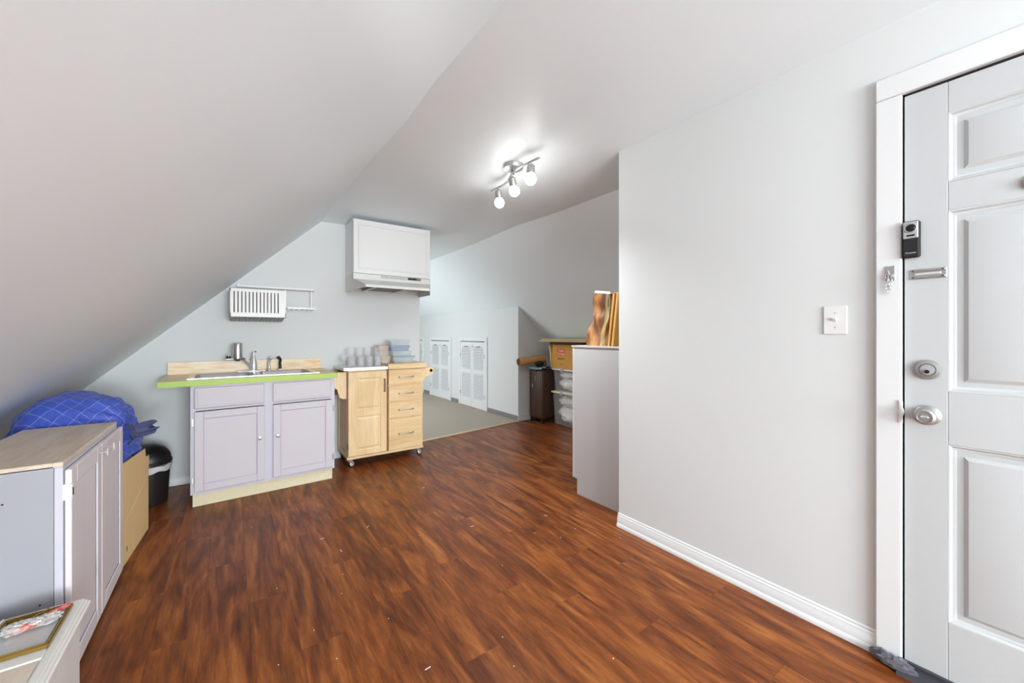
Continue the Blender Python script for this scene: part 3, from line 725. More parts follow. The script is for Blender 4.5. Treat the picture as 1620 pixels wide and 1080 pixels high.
def caster(x, y, a):
    Mx = Matrix.Translation((x, y, 0)) @ Matrix.Rotation(a, 4, 'Z')
    f = MB(); f.X = Mx
    f.box(-.018, .018, -.018, .018, .074, .082, .002).prism([(-.02, .076), (.02, .076), (.024, .045), (.036, .028), (.028, .022), (.012, .035), (-.012, .05)], .003, (0, -.014, 0)).prism([(-.02, .076), (.02, .076), (.024, .045), (.036, .028), (.028, .022), (.012, .035), (-.012, .05)], .003, (0, .011, 0))
    o = f.build('caster', M_chrome, kc)
    w = MB(); w.X = Mx; w.lathe([(.026, -.009), (.030, -.006), (.031, 0), (.030, .006), (.026, .009)], (.018, 0, .031), (0, 1, 0), 24)
    w.build('wheel', M_black, o)
    w = MB(); w.X = Mx; w.lathe([(.006, -.0115), (.020, -.010), (.023, -.008), (.023, .008), (.020, .010), (.006, .0115)], (.018, 0, .031), (0, 1, 0), 20)
    w.build('hub', M_steelw, o)
caster(.872, 3.755, R(20)); caster(1.522, 3.765, R(5)); caster(.872, 4.05, R(60)); caster(1.52, 4.05, R(-40))

# tumblers on the steel top
def tumbler(name, x, y, z, h, r, label, group):
    t = thing(name, label, 'glass', (x, y, z), group)
    MB().lathe([(0, .004), (r * .80, .004), (r * .84, .008), (r * .97, h - .002), (r, h), (r * 1.0, h), (r * 1.03, h - .002), (r * .90, .006), (r * .84, 0), (0, 0)], (x, y, z), (0, 0, 1), 20).build('bowl', M_glass, t)
    return t
t0 = None; Gz = .9085
spots = [(.895, 3.80), (.975, 3.785), (1.052, 3.79), (1.135, 3.80), (.935, 3.885), (1.012, 3.88), (1.09, 3.885)]
for i, (x, y) in enumerate(spots):
    if t0 is None: t0 = tumbler('glass_tumbler', x, y, Gz, .092, .035, 'short clear glass tumbler in the front rows on the steel cart top', 'short clear tumblers in the front rows on the cart')
    else: c = copy_tree(t0); c.location = (x, y, Gz)
    (t0 if i == 0 else c)['label'] = 'short glass tumbler on the cart, ' + ['leftmost of the front row', 'second from the left in the front row', 'third from the left in the front row', 'rightmost of the front row', 'leftmost of the second row', 'middle of the second row', 'rightmost of the second row'][i]
t1 = None
for i, (x, y) in enumerate([(.93, 3.975), (1.01, 3.97), (1.09, 3.975), (1.165, 3.965), (1.165, 3.885)]):
    if t1 is None: t1 = tumbler('tall_glass', x, y, Gz, .172, .034, 'tall clear glass standing in the back row on the steel cart top', 'tall clear glasses in the back row on the cart'); 
    else: c = copy_tree(t1); c.location = (x, y, Gz)
    (t1 if i == 0 else c)['label'] = 'tall clear glass on the cart, ' + ['leftmost of the back row', 'second from the left in the back row', 'third from the left in the back row', 'rightmost of the back row by the wall', 'beside the short tub stack'][i]
# stemmed goblet at left
gb = thing('stemmed_goblet', 'clear stemmed goblet at the left end of the glasses on the cart', 'glass', (.855, 3.90, Gz))
MB().lathe([(0, 0), (.030, 0), (.030, .002), (.006, .006), (.004, .03), (.006, .036), (.026, .05), (.034, .075), (.030, .105), (.029, .105), (.032, .075), (.024, .053), (0, .040)], (.855, 3.90, Gz), (0, 0, 1), 20).build('goblet', M_glass, gb)

# food containers on the wood top
def tub(name, x, y, z, w, dd, h, lidm, bodym, label, group=None, taper=.82, lid=True, rot=0):
    t = thing(name, label, 'container', (x, y, z), group)
    X = Matrix.Translation((x, y, z)) @ Matrix.Rotation(rot, 4, 'Z')
    def rect(s, zz, r=.012):
        out = []; hw, hd = w / 2 * s, dd / 2 * s
        for cx_, cy_, a0 in ((hw - r, hd - r, 0), (-hw + r, hd - r, 90), (-hw + r, -hd + r, 180), (hw - r, -hd + r, 270)):
            for k in range(4):
                a = R(a0 + 30 * k); out.append((cx_ + r * math.cos(a), cy_ + r * math.sin(a), zz))
        return out
    lv = [(taper, 0), (taper + .02, .003), (1.0, h - .010)]
    vs = []; fs = []; n = 16
    for s, zz in lv: vs += rect(s, zz)
    for i in range(len(lv) - 1):
        for k in range(n): fs.append((i * n + k, i * n + (k + 1) % n, (i + 1) * n + (k + 1) % n, (i + 1) * n + k))
    fs.append(tuple(range(n)))
    m = MB(); m.X = X; m.add(vs, fs).build('tub', bodym, t)
    vs = rect(1.03, h - .010) + rect(1.05, h - .009) + rect(1.05, h - .002) + rect(1.0, h); fs = []
    for i in range(3):
        for k in range(n): fs.append((i * n + k, i * n + (k + 1) % n, (i + 1) * n + (k + 1) % n, (i + 1) * n + k))
    fs.append(tuple(range(n))); fs.append(tuple(range(3 * n, 4 * n)))
    m = MB(); m.X = X; m.add(vs, fs).build('lid', lidm, t)
    return t
Tz = .9265
tub('food_container', 1.395, 3.865, Tz, .222, .15, .066, M_frostb, M_frost, 'wide glass container with blue lid, bottom of the tall stack on the cart', taper=.80)
tub('food_container', 1.372, 3.865, Tz + .0665, .200, .14, .052, M_frost, M_frost, 'frosted grey container second from the bottom of the tall stack on the cart', taper=.88, rot=R(3))
tub('food_container', 1.362, 3.865, Tz + .119, .192, .135, .052, M_frostb, M_frostb, 'bluish container second from the top of the tall stack on the cart', taper=.86, rot=R(-3))
tub('food_container', 1.356, 3.865, Tz + .1715, .190, .135, .050, M_frost, M_frost, 'frosted container on top of the tall stack on the cart', taper=.90)
tub('food_container', 1.238, 3.91, Tz, .100, .09, .072, M_amber, M_tub, 'small clear tub with amber lid, bottom of the short stack on the cart', taper=.85)
tub('food_container', 1.226, 3.91, Tz + .0725, .104, .09, .050, M_peach, M_tub, 'small clear tub with dull pink lid, middle of the short stack on the cart', taper=.85)
tub('food_container', 1.218, 3.91, Tz + .123, .108, .09, .050, M_peach, M_tub, 'small clear tub with peach lid, top of the short stack on the cart', taper=.85)

# ------------------------------------------------------------------ wall cabinet above + range hood
wc = thing('wall_cabinet', 'white wall cabinet with one framed door fixed above the range hood', 'cabinet', (.915, 4.11, 1.78))
A, B = .915, 1.672
MB().box(A, B, 3.822, 4.109, 1.777, 2.281, .001).build('carcass', M_white, wc)
dv = MB().box(A + .001, B - .001, 3.800, 3.820, 1.779, 2.279, .002).build('door', M_white, wc)
rings = [(.042, 0), (.044, -.004), (.052, -.004), (.058, .003), (.06, .003)]
vs = []; fs = []
rr_ = [(.040, -.0003), (.044, -.005), (.050, -.005), (.056, .0), (.058, -.0008)]
for ins, dep in rr_: vs += [(A + ins, 3.80 + dep, 1.779 + ins), (B - ins, 3.80 + dep, 1.779 + ins), (B - ins, 3.80 + dep, 2.279 - ins), (A + ins, 3.80 + dep, 2.279 - ins)]
for r_ in range(len(rr_) - 1):
    for q in range(4): fs.append((r_ * 4 + q, r_ * 4 + (q + 1) % 4, r_ * 4 + 4 + (q + 1) % 4, r_ * 4 + 4 + q))
fs.append((16, 17, 18, 19))
MB().add(vs, fs).build('door_moulding', M_white, dv, sharp=20)

rh = thing('range_hood', 'off white range hood with black control strip under the white wall cabinet', 'range hood', (.915, 4.11, 1.62))
Hm = MB()
ZT = 1.776
# left cheek profile in (y,z); right cheek tapers inward to the front
def cheek(xs):
    return [(xs(3.80), 3.80, ZT), (xs(3.80), 3.80, 1.722), (xs(3.40), 3.40, 1.628), (xs(3.40), 3.40, 1.606), (xs(3.50), 3.50, 1.612), (xs(3.65), 3.65, 1.617), (xs(3.80), 3.80, 1.619), (xs(3.95), 3.95, 1.621), (xs(4.108), 4.108, 1.628), (xs(4.108), 4.108, ZT)]
Lx = lambda y: .915
Rx = lambda y: 1.672 if y >= 3.8 else 1.672 - (3.80 - y) / .40 * .182
def solid(poly, th):
    n = len(poly); p2 = [(x + th, y, z) for x, y, z in poly]
    return poly + p2, [tuple(range(n)), tuple(range(2 * n - 1, n - 1, -1))] + [(i, n + i, n + (i + 1) % n, (i + 1) % n) for i in range(n)]
v, f = solid(cheek(Lx), .004); MB().add(v, f).build('left_cheek', M_hood, rh)
rp_ = cheek(Rx)
rp_[4] = (rp_[4][0], rp_[4][1], 1.604); rp_ = [(x, y, (z if z > 1.64 or abs(y - 3.4) < .001 else 1.612)) for x, y, z in rp_]
v, f = solid(rp_, -.004); MB().add(v, f).build('right_cheek', M_hood, rh)
MB().box(.919, 1.668, 3.80, 3.804, 1.722, ZT, .001).build('fascia', M_hood, rh)
MB().add([(.917, 3.80, 1.722), (1.670, 3.80, 1.722), (1.488, 3.40, 1.628), (.917, 3.40, 1.628), (.917, 3.81, 1.718), (1.668, 3.81, 1.718), (1.488, 3.41, 1.624), (.917, 3.41, 1.624)],
         [(0, 1, 2, 3), (7, 6, 5, 4), (0, 4, 5, 1), (1, 5, 6, 2), (2, 6, 7, 3), (3, 7, 4, 0)]).build('canopy_slope', M_hood, rh)
MB().box(.917, 1.488, 3.396, 3.402, 1.606, 1.629, .001).build('front_lip', M_hood, rh)
MB().box(.919, 1.668, 4.10, 4.108, 1.628, ZT).box(.919, 1.60, 3.81, 4.10, 1.70, 1.704).build('hood_underside', M_hood, rh)
MB().box(1.04, 1.40, 3.70, 4.0, 1.640, 1.655, .002).build('grease_filter', M_filter, rh)
for xx in (1.055, 1.345): MB().box(xx, xx + .012, 3.62, 3.98, 1.628, 1.640, .001).build('filter_bracket', M_steelw, rh)
for a, b in ((1.169, 1.246), (1.256, 1.336), (1.345, 1.420)):
    g = MB().box(a, b, 3.797, 3.801, 1.748, 1.770).build('vent_grille', M_grille, rh)
    s = MB()
    for k in range(4): s.box(a + .002, b - .002, 3.7955, 3.798, 1.7505 + k * .005, 1.7525 + k * .005)
    s.build('grille_fins', M_hood, g)
cp_ = MB().box(1.432, 1.567, 3.796, 3.801, 1.750, 1.773).build('control_panel', M_dkmetal, rh)
for a in (1.440, 1.480): MB().box(a, a + .03, 3.793, 3.797, 1.755, 1.768, .001).build('rocker_switch', M_black, cp_)
MB().box(1.528, 1.560, 3.793, 3.797, 1.759, 1.766, .001).build('indicator_plate', M_silver, cp_)

# ------------------------------------------------------------------ wall rail, dish rack and hanging shelf
rl = thing('wall_rail', 'long white utensil rail screwed to the wall above the sink', 'rail', (.33, 4.10, 1.63))
MB().box(.034, .632, 4.080, 4.095, 1.612, 1.634, .004).build('bar', M_white, rl)
for xx in (.05, .616): MB().box(xx - .008, xx + .008, 4.09, 4.109, 1.608, 1.638, .002).build('wall_mount', M_white, rl)
MB().box(.034, .632, 4.082, 4.092, 1.604, 1.610).build('lower_lip', M_grille, rl)
rk = thing('dish_rack', 'white slotted plastic dish rack hanging from the wall rail', 'dish rack', (.18, 3.95, 1.34))
# front plate with 13 slots
xa, xb, yf, zb, zt_ = -.010, .372, 3.805, 1.348, 1.572
m = MB(); ns = 13; s0 = .022; sw_ = .0095; pitch = (.322 - s0) / (ns - 1)
xs = [xa]
for k in range(ns): xs += [xa + s0 + pitch * k, xa + s0 + pitch * k + sw_]
xs.append(xb)
m.box(xa, xb, yf, yf + .004, zb, zb + .034).box(xa, xb, yf, yf + .004, zt_ - .022, zt_)
for k in range(0, len(xs) - 1, 2): m.box(xs[k], xs[k + 1], yf + .0001, yf + .0039, zb + .034, zt_ - .022)
m.build('slotted_front', M_white, rk)
MB().box(xa, xa + .004, yf, 4.078, zb, zt_).build('left_side', M_white, rk)
MB().box(xb - .004, xb, yf, 4.078, zb, zb + .10).build('right_side', M_white, rk)
MB().box(xa, xb, 4.074, 4.078, zb - .026, 1.605).build('back_plate', M_grille, rk)
m = MB()
sp_ = [(yf, zb), (4.078, zb - .027), (4.078, zb - .031), (yf, zb - .004)]
def bseg(y0, y1):
    f = lambda y: zb - .027 * (y - yf) / (4.078 - yf)
    return [(y0, f(y0)), (y1, f(y1)), (y1, f(y1) - .0042), (y0, f(y0) - .0042)]
for k in range(15): m.prism(sp_, .012, (xa + .004 + k * .0255, 0, 0), ((0, 1, 0), (0, 0, 1)), (1, 0, 0))
for q0, q1 in ((yf, yf + .012), (4.066, 4.078), (3.94, 3.95)): m.prism(bseg(q0, q1), xb - xa, (xa, 0, 0), ((0, 1, 0), (0, 0, 1)), (1, 0, 0))
m.build('slotted_base', M_grille, rk)
hs = thing('hanging_shelf', 'small white slotted shelf hanging from the right end of the wall rail', 'shelf', (.5, 4.0, 1.43))
for xx in (.392, .600):
    MB().box(xx, xx + .012, 4.082, 4.087, 1.430, 1.605, .001).build('hanger', M_white, hs)
m = MB().box(.39, .615, 3.87, 3.882, 1.428, 1.434).box(.39, .615, 4.070, 4.082, 1.428, 1.434)
for k in range(6): m.box(.39 + k * .0425, .39 + k * .0425 + .0125, 3.882, 4.07, 1.428, 1.434)
m.build('slotted_tray', M_white, hs)
MB().box(.39, .615, 3.866, 3.870, 1.426, 1.444).build('front_lip', M_white, hs)

# ------------------------------------------------------------------ track light
tl = thing('track_light', 'satin nickel wavy bar ceiling light with three lit globe bulbs', 'ceiling light', (1.56, 2.17, 2.352))
MB().lathe([(.068, 0), (.068, -.018), (.064, -.026), (.05, -.028), (0, -.028)], (1.556, 2.165, 2.352), (0, 0, 1), 32).build('canopy', M_nickel, tl)
for a in (0.6, 3.7): MB().lathe([(.005, 0), (.004, -.005), (0, -.006)], (1.556 + .05 * math.cos(a), 2.165 + .045 * math.sin(a), 2.325), (0, 0, 1), 10).build('screw', M_dkmetal, tl)
bz = 2.292
key = [(1.600, 2.515), (1.607, 2.44), (1.610, 2.36), (1.598, 2.285), (1.571, 2.228), (1.545, 2.16), (1.531, 2.10), (1.526, 2.03), (1.532, 1.95), (1.540, 1.872)]
vs = []; fs = []
for i, (x, y) in enumerate(key):
    vs += [(x - .008, y, bz - .003), (x + .008, y, bz - .003), (x + .008, y, bz + .003), (x - .008, y, bz + .003)]
for i in range(len(key) - 1):
    for q in range(4): fs.append((i * 4 + q, i * 4 + (q + 1) % 4, i * 4 + 4 + (q + 1) % 4, i * 4 + 4 + q))
fs += [(3, 2, 1, 0), tuple(range(len(vs) - 4, len(vs)))]
MB().add(vs, fs).build('wavy_bar', M_nickel, tl)
MB().lathe([(.010, 0), (.010, .036)], (1.556, 2.165, 2.290), (0, 0, 1), 14).build('bar_stem', M_nickel, tl)
for (x, y, dx, dyy, dz) in ((1.606, 2.425, .22, .15, -.95), (1.552, 2.175, .35, .12, -.92), (1.533, 1.945, .0, .02, -1.0)):
    D = Vector((dx, dyy, dz)).normalized(); P = Vector((x, y, bz - .035)) - D * .012
    sk_ = MB().lathe([(.010, -.006), (.022, 0), (.025, .006), (.026, .052), (.024, .054)], P, D, 22).build('lamp_holder', M_nickel, tl)
    MB().tube([(x, y, bz), (x, y, bz - .03)], .005, 8).build('swivel', M_nickel, sk_)
    prf = [(.014, .048), (.020, .056)] + [(.036 * math.sin(t), .088 - .036 * math.cos(t)) for t in [PI * k / 12 for k in range(3, 13)]]
    MB().lathe(prf, P, D, 24).build('bulb', M_bulb, sk_)['label'] = 'lit white globe bulb'
    # spot added below each lit globe to throw more light down
    ld = bpy.data.lights.new('bulb_light', 'SPOT'); ld.energy = 24; ld.shadow_soft_size = .03; ld.color = (.97, .985, 1)
    ld.spot_size = R(136); ld.spot_blend = 1.0
    lo = bpy.data.objects.new('bulb_light', ld); COL.objects.link(lo); lo.location = P + D * .16
    lo.rotation_euler = D.to_track_quat('-Z', 'Y').to_euler(); OFF['x'] = 0

# ------------------------------------------------------------------ left cabinet (facing +x)
lc = thing('low_wall_cabinet', 'pale blue grey cabinet with whitewashed top standing against the left slope', 'cabinet', (-.62, 2.36, 0))
xb_, xf_, ya, yb_ = -.775, -.468, 1.980, 2.752
MB().box(xb_ + .004, xf_ - .021, ya + .005, yb_ - .004, .001, .750).build('carcass', M_bluegrey, lc)
MB().box(xb_, xf_ - .0215, ya, ya + .006, .001, .756, .001).build('side_panel', M_bluegrey, lc)
MB().box(xb_, xf_, ya, yb_, .750, .768, .002).build('top_board', M_rawtop, lc)['label'] = 'whitewashed wooden top board'
fr_ = MB().box(xf_ - .020, xf_, ya, ya + .04, .001, .750, .001).box(xf_ - .020, xf_, yb_ - .04, yb_, .001, .750, .001).box(xf_ - .020, xf_ - .0005, ya + .04, yb_ - .04, .001, .04).box(xf_ - .020, xf_ - .0005, ya + .04, yb_ - .04, .70, .750)
fr_.build('face_frame', M_lilac2, lc)
RX = Matrix(((0, -1, 0, 0), (1, 0, 0, 0), (0, 0, 1, 0), (0, 0, 0, 1)))  # local x -> world y ; local -y -> world +x
FX = -.449
for (a, b, hy, hz) in ((1.986, 2.372, 2.325, .712), (2.378, 2.772, 2.43, .712)):
    do = shaker(RX, a, b, .012, .738, -FX, M_lilac_worn, M_lilac_worn, fr=.062, groove=.003, parent=lc, gmat=M_groove)
    MB().tube([(FX, hy, hz), (FX + .026, hy, hz)], .0035, 8).tube([(FX + .026, hy, hz - .016), (FX + .026, hy, hz + .016)], .004, 8).build('handle', M_chrome, do)
hg = MB().box(FX - .022, FX + .003, 1.978, 1.995, .635, .690, .002).build('hinge', M_white, lc)
MB().box(FX + .002, FX + .0045, 1.983, 1.990, .650, .675).build('hinge_slot', M_hole, hg)
for (yy, zz) in ((-.60, .655), (-.655, .51), (-.52, .30), (-.70, .60)):
    MB().lathe([(.003, 0), (.003, .0005)], (yy, ya, zz), (0, -1, 0), 10).build('screw_hole', M_hole, lc)

# cabinet lying on its back nearest the camera, door upward
nc = thing('lying_cabinet', 'cream white cabinet lying on its back in the near left corner, panelled door facing up', 'cabinet', (-.65, 1.5, 0))
nx0, nx1, ny0, ny1, nz = -.93, -.405, 1.10, 1.872, .305
MB().box(nx0, nx1, ny0, ny1, .001, nz, .002).build('carcass', M_creamside, nc)
# door slab with stepped edge and recessed panels
ex = -.382
lid = MB()
lid.box(nx0 - .02, ex, ny0 - .02, 1.891, nz + .001, nz + .012, .004).box(nx0 - .015, ex - .007, ny0 - .014, 1.886, nz + .012, nz + .019, .003)
pz = nz + .019; gx = -.417
lid.box(gx, ex - .014, ny0 - .01, 1.882, pz, pz + .006, .002).box(nx0, gx, 1.862, 1.882, pz, pz + .006, .002).box(nx0, gx, 1.600, 1.640, pz, pz + .006, .002).box(nx0, nx0 + .035, ny0, 1.862, pz, pz + .006, .002).box(nx0, gx, ny0 - .01, ny0 + .03, pz, pz + .006, .002)
dl = lid.build('door', M_cream, nc)
MB().box(nx0 + .035, gx - .002, 1.642, 1.860, pz, pz + .0055).build('door_panel', M_cream, dl)
MB().box(nx0 + .037, gx - .004, ny0 + .034, 1.596, pz, pz + .002).build('door_panel', M_rawtop, dl)
# photo frame on it
pf = thing('picture_frame', 'gold trimmed picture frame lying face up on the lying cream cabinet', 'picture frame', (-.49, 1.74, pz + .006))
X = Matrix.Translation((0, 0, 0))
a, b, c, e = -.556, -.414, 1.642, 1.848; fz = pz + .0065
m = MB()
for i_, (w0, w1, h) in enumerate(((0, .003, .010), (.003, .006, .014), (.006, .009, .009))):
    m.box(a + w0, a + w1, c + w0, e - w0, fz, fz + h, .001).box(b - w1, b - w0, c + w0, e - w0, fz, fz + h, .001)
    m.box(a + w1, b - w1, c + w0, c + w1, fz, fz + h, .001).box(a + w1, b - w1, e - w1, e - w0, fz, fz + h, .001)
m.build('gold_moulding', M_gold, pf)
MB().box(a - .003, a - .0005, c, e, fz, fz + .018, .0008).build('white_edge', M_white, pf)
MB().box(a + .013, b - .013, c + .013, e - .013, fz, fz + .004).build('glazed_picture', M_photo, pf)
tz = fz + .005
pk = thing('wrapped_package', 'crinkled clear plastic package with red strips lying on the gold picture frame', 'package', (-.47, 1.76, tz))
MB().blob((-.505, 1.765, tz + .0135), (.034, .026, .014), 24, 14, .45, 5, 1).build('clear_wrap', M_plastic, pk, sharp=15)
MB().blob((-.452, 1.775, tz + .0130), (.030, .024, .012), 24, 14, .5, 6, 4, rot=.5).build('clear_wrap', M_plastic, pk, sharp=15)
MB().blob((-.483, 1.752, tz + .016), (.034, .008, .009), 20, 10, .5, 6, 6, rot=.35).build('red_strip', M_red, pk, sharp=15)
MB().blob((-.432, 1.812, tz + .014), (.026, .007, .007), 20, 10, .35, 5, 8, rot=.75).build('red_strip', M_red, pk, sharp=15)
MB().blob((-.470, 1.758, tz + .022), (.016, .012, .008), 18, 10, .5, 6, 14).build('clear_wrap', M_plastic, pk, sharp=15)
MB().blob((-.512, 1.745, tz + .020), (.018, .009, .007), 18, 10, .5, 6, 17, rot=-.3).build('clear_wrap', M_plastic, pk, sharp=15)
MB().blob((-.443, 1.790, tz + .020), (.020, .007, .006), 18, 10, .4, 6, 19, rot=.9).build('red_strip', M_red, pk, sharp=15)
MB().tube([(-.48, 1.81, tz + .013), (-.462, 1.822, tz + .020), (-.448, 1.81, tz + .019), (-.462, 1.798, tz + .017)], .0016, 6, True).tube([(-.495, 1.80, tz + .012), (-.476, 1.812, tz + .017), (-.470, 1.80, tz + .015)], .0014, 6).build('gold_wire', M_gold, pk)
tag(MB().box(-.70, -.575, 1.66, 1.83, pz + .0062, pz + .024, .004).build('dark_wedge_slab', M_blackm, None), 'flat black slab added for the dark wedge beside the gold picture frame at the left edge', 'slab')  # added black slab standing in for the dark wedge beside the frame

# ------------------------------------------------------------------ cardboard box, blue bundle, trash can
cb = thing('cardboard_box', 'open tan cardboard box with torn flap between the left cabinet and the trash can', 'box', (-.62, 3.05, 0))
P0 = Vector((-.456, 2.817, 0)); P1 = Vector((-.420, 3.298, 0)); S = (P1 - P0); Sn = S.normalized(); Nn = Vector((-Sn.y, Sn.x, 0))
Lf = S.length
pts = [(0, .002), (0, .52), (.02, .535), (.41, .515), (.425, .46), (.50, .452), (.482, .335), (.482, .002)]
MB().prism(pts, .005, P0, (tuple(Sn), (0, 0, 1)), tuple(Nn)).build('front_panel', M_card, cb)
def wallp(p, q, h, name):
    d_ = (q - p); L_ = d_.length; d_.normalize(); nn = Vector((-d_.y, d_.x, 0))
    return MB().prism([(0, .002), (L_, .002), (L_, h), (0, h)], .004, p, (tuple(d_), (0, 0, 1)), tuple(nn)).build(name, M_card, cb)
Q0 = Vector((-.80, 2.825, 0)); Q1 = Vector((-.79, 3.31, 0))
wallp(Q0, P0 + Vector((-.006, 0, 0)), .33, 'side_panel'); wallp(P1 + Vector((-.006, 0, 0)), Q1, .335, 'side_panel'); wallp(Q1, Q0, .33, 'back_panel')
MB().add([(-.79, 2.83, .003), (-.465, 2.83, .003), (-.43, 3.29, .003), (-.79, 3.30, .003), (-.79, 2.83, .007), (-.465, 2.83, .007), (-.43, 3.29, .007), (-.79, 3.30, .007)],
         [(0, 3, 2, 1), (4, 5, 6, 7), (0, 1, 5, 4), (1, 2, 6, 5), (2, 3, 7, 6), (3, 0, 4, 7)]).build('bottom_panel', M_card, cb)
# fold line and darker hand hole
MB().prism([(.05, .22), (.47, .338), (.47, .341), (.05, .223)], .0012, P0 - Nn * .0009, (tuple(Sn), (0, 0, 1)), tuple(Nn)).build('fold_crease', M_cardedge, cb)
MB().prism([(.06, .055), (.068, .06), (.066, .085), (.058, .08)], .001, P0 - Nn * .0008, (tuple(Sn), (0, 0, 1)), tuple(Nn)).build('dark_mark', M_hole, cb)

def bag_mesh():
    me = MB(); seg, rings = 96, 60; c = Vector((-.655, 3.03, .56)); vs = []; fs = []; uvs = []
    for i in range(rings + 1):
        th = PI * i / rings
        for k in range(seg + 1):
            ph = 2 * PI * k / seg
            d_ = Vector((math.sin(th) * math.cos(ph), math.sin(th) * math.sin(ph), math.cos(th)))
            sx = abs(d_.x) ** .75 * (1 if d_.x > 0 else -1); sy = abs(d_.y) ** .8 * (1 if d_.y > 0 else -1); sz = abs(d_.z) ** .85 * (1 if d_.z > 0 else -1)
            p = Vector((sx * (.262 if d_.x < 0 else .235), sy * .235, sz * (.325 if d_.z > 0 else .30)))
            q = noise.noise(d_ * 2.3 + Vector((3, 1, 5))) * .10 + abs(noise.noise(d_ * 6 + Vector((9, 2, 1)))) * .05
            # radiating folds toward the neck at +x
            nk = Vector((.85, -.35, .15)).normalized(); an = max(0, d_.dot(nk))
            q -= .07 * an ** 3 * (1 + math.sin(18 * math.atan2(d_.y + .35, d_.z - .15)))
            p = c + p * (1 + q)
            if p.z < .36:   # inside the box
                p.x = min(max(p.x, -.775), -.455); p.y = min(max(p.y, 2.84), 3.28)
            if p.z < .56 and p.y < 3.22: p.x = min(p.x, -.463)
            p.y = max(p.y, 2.765) if p.z < .79 else p.y
            lim = SL(p.x) - .012
            if p.z > lim: p.z = lim; 
            vs.append(tuple(p)); uvs.append((k / seg * 1.6, i / rings * 0.9))
    for i in range(rings):
        for k in range(seg):
            a = i * (seg + 1) + k; fs.append((a, a + seg + 1, a + seg + 2, a + 1))
    off = OFF[bag.name]
    m_ = bpy.data.meshes.new('bundle_body'); m_.from_pydata([tuple(Vector(v) - off) for v in vs], [], fs)
    ul = m_.uv_layers.new(name='UVMap')
    for l in m_.loops: ul.data[l.index].uv = uvs[l.vertex_index]
    # planar mapping looks more like draped cloth
    for l in m_.loops:
        v = vs[l.vertex_index]; ul.data[l.index].uv = ((v[0] + v[1] * .35) * 1.25, (v[2] * .9 + v[1] * .9) * 1.1)
    m_.polygons.foreach_set('use_smooth', [True] * len(m_.polygons)); m_.materials.append(M_blue)
    o = bpy.data.objects.new('bundle_body', m_); COL.objects.link(o); o.parent = bag; return o
bag = thing('blue_bundle', 'bright blue grid patterned fabric bundle stuffed in the cardboard box under the slope', 'bundle', (-.655, 3.03, .05))
bag_mesh()
# tied tuft of dark patterned cloth at the right, facing the room
vs = []; fs = []; seg = 36
base = Vector((-.478, 2.95, .665)); D = Vector((.80, .55, .10)).normalized(); u, w = ortho(D)
for i, (h, r, sq) in enumerate(((0, .07, 1), (.03, .045, 1), (.045, .032, 1), (.065, .038, .9), (.09, .047, .8), (.115, .046, .75), (.13, .034, .6))):
    for k in range(seg):
        a = 2 * PI * k / seg; rr2 = r * (1 + .13 * math.sin(5 * a + i * .6) + .08 * math.sin(9 * a))
        hh = h + (.02 * math.sin(3 * a) + .012 * math.sin(7 * a) if i > 4 else 0)
        vs.append(tuple(base + D * hh + u * math.cos(a) * rr2 + w * math.sin(a) * rr2 * sq))
for i in range(6):
    for k in range(seg):
        a = i * seg + k; b = i * seg + (k + 1) % seg; fs.append((a, b, b + seg, a + seg))
fs.append(tuple(range(6 * seg, 7 * seg)))
MB().add(vs, fs).build('knotted_tuft', M_navy, bag, sharp=50)['label'] = 'dark navy knotted tuft of cloth'
MB().blob((-.505, 3.15, .545), (.065, .10, .115), 26, 16, .35, 3.5, 11).build('lower_fold', M_royal, bag)
MB().tube([(-.485, 3.06, .475), (-.470, 3.14, .455), (-.475, 3.23, .475)], [.012, .02, .014], 8).build('dark_hem', M_navy, bag)

tc_ = thing('trash_can', 'black dome lid trash can with white liner showing beside the cardboard box', 'trash can', (-.485, 3.80, 0))
cx_, cy_ = -.487, 3.80
MB().lathe([(0, .001), (.104, .001), (.108, .006), (.124, .262), (.124, .266), (.118, .266), (.10, .02), (0, .02)], (cx_, cy_, 0), (0, 0, 1), 40).build('body', M_can, tc_)
MB().lathe([(.1245, .232), (.1285, .246), (.1315, .268), (.1335, .276)], (cx_, cy_, 0), (0, 0, 1), 72).xf2().build('bin_liner', M_liner, tc_)
dome = [(.130, .282), (.134, .284), (.134, .302), (.129, .306)] + [(.128 * math.cos(t), .306 + .118 * math.sin(t)) for t in [PI / 2 * k / 10 for k in range(1, 11)]]
MB().lathe(dome, (cx_, cy_, 0), (0, 0, 1), 40).build('dome_lid', M_can, tc_)
m = MB(); vs = []; fs = []
for i in range(9):
    for k in range(9):
        a = R(-95 + 60 * k / 8); t = R(18 + 50 * i / 8)
        r_ = .1315 * math.cos(t); vs.append((cx_ + r_ * math.cos(a), cy_ + r_ * math.sin(a), .306 + .1215 * math.sin(t)))
for i in range(8):
    for k in range(8): a = i * 9 + k; fs.append((a, a + 1, a + 10, a + 9))
m.add(vs, fs).build('swing_flap', M_black, tc_)

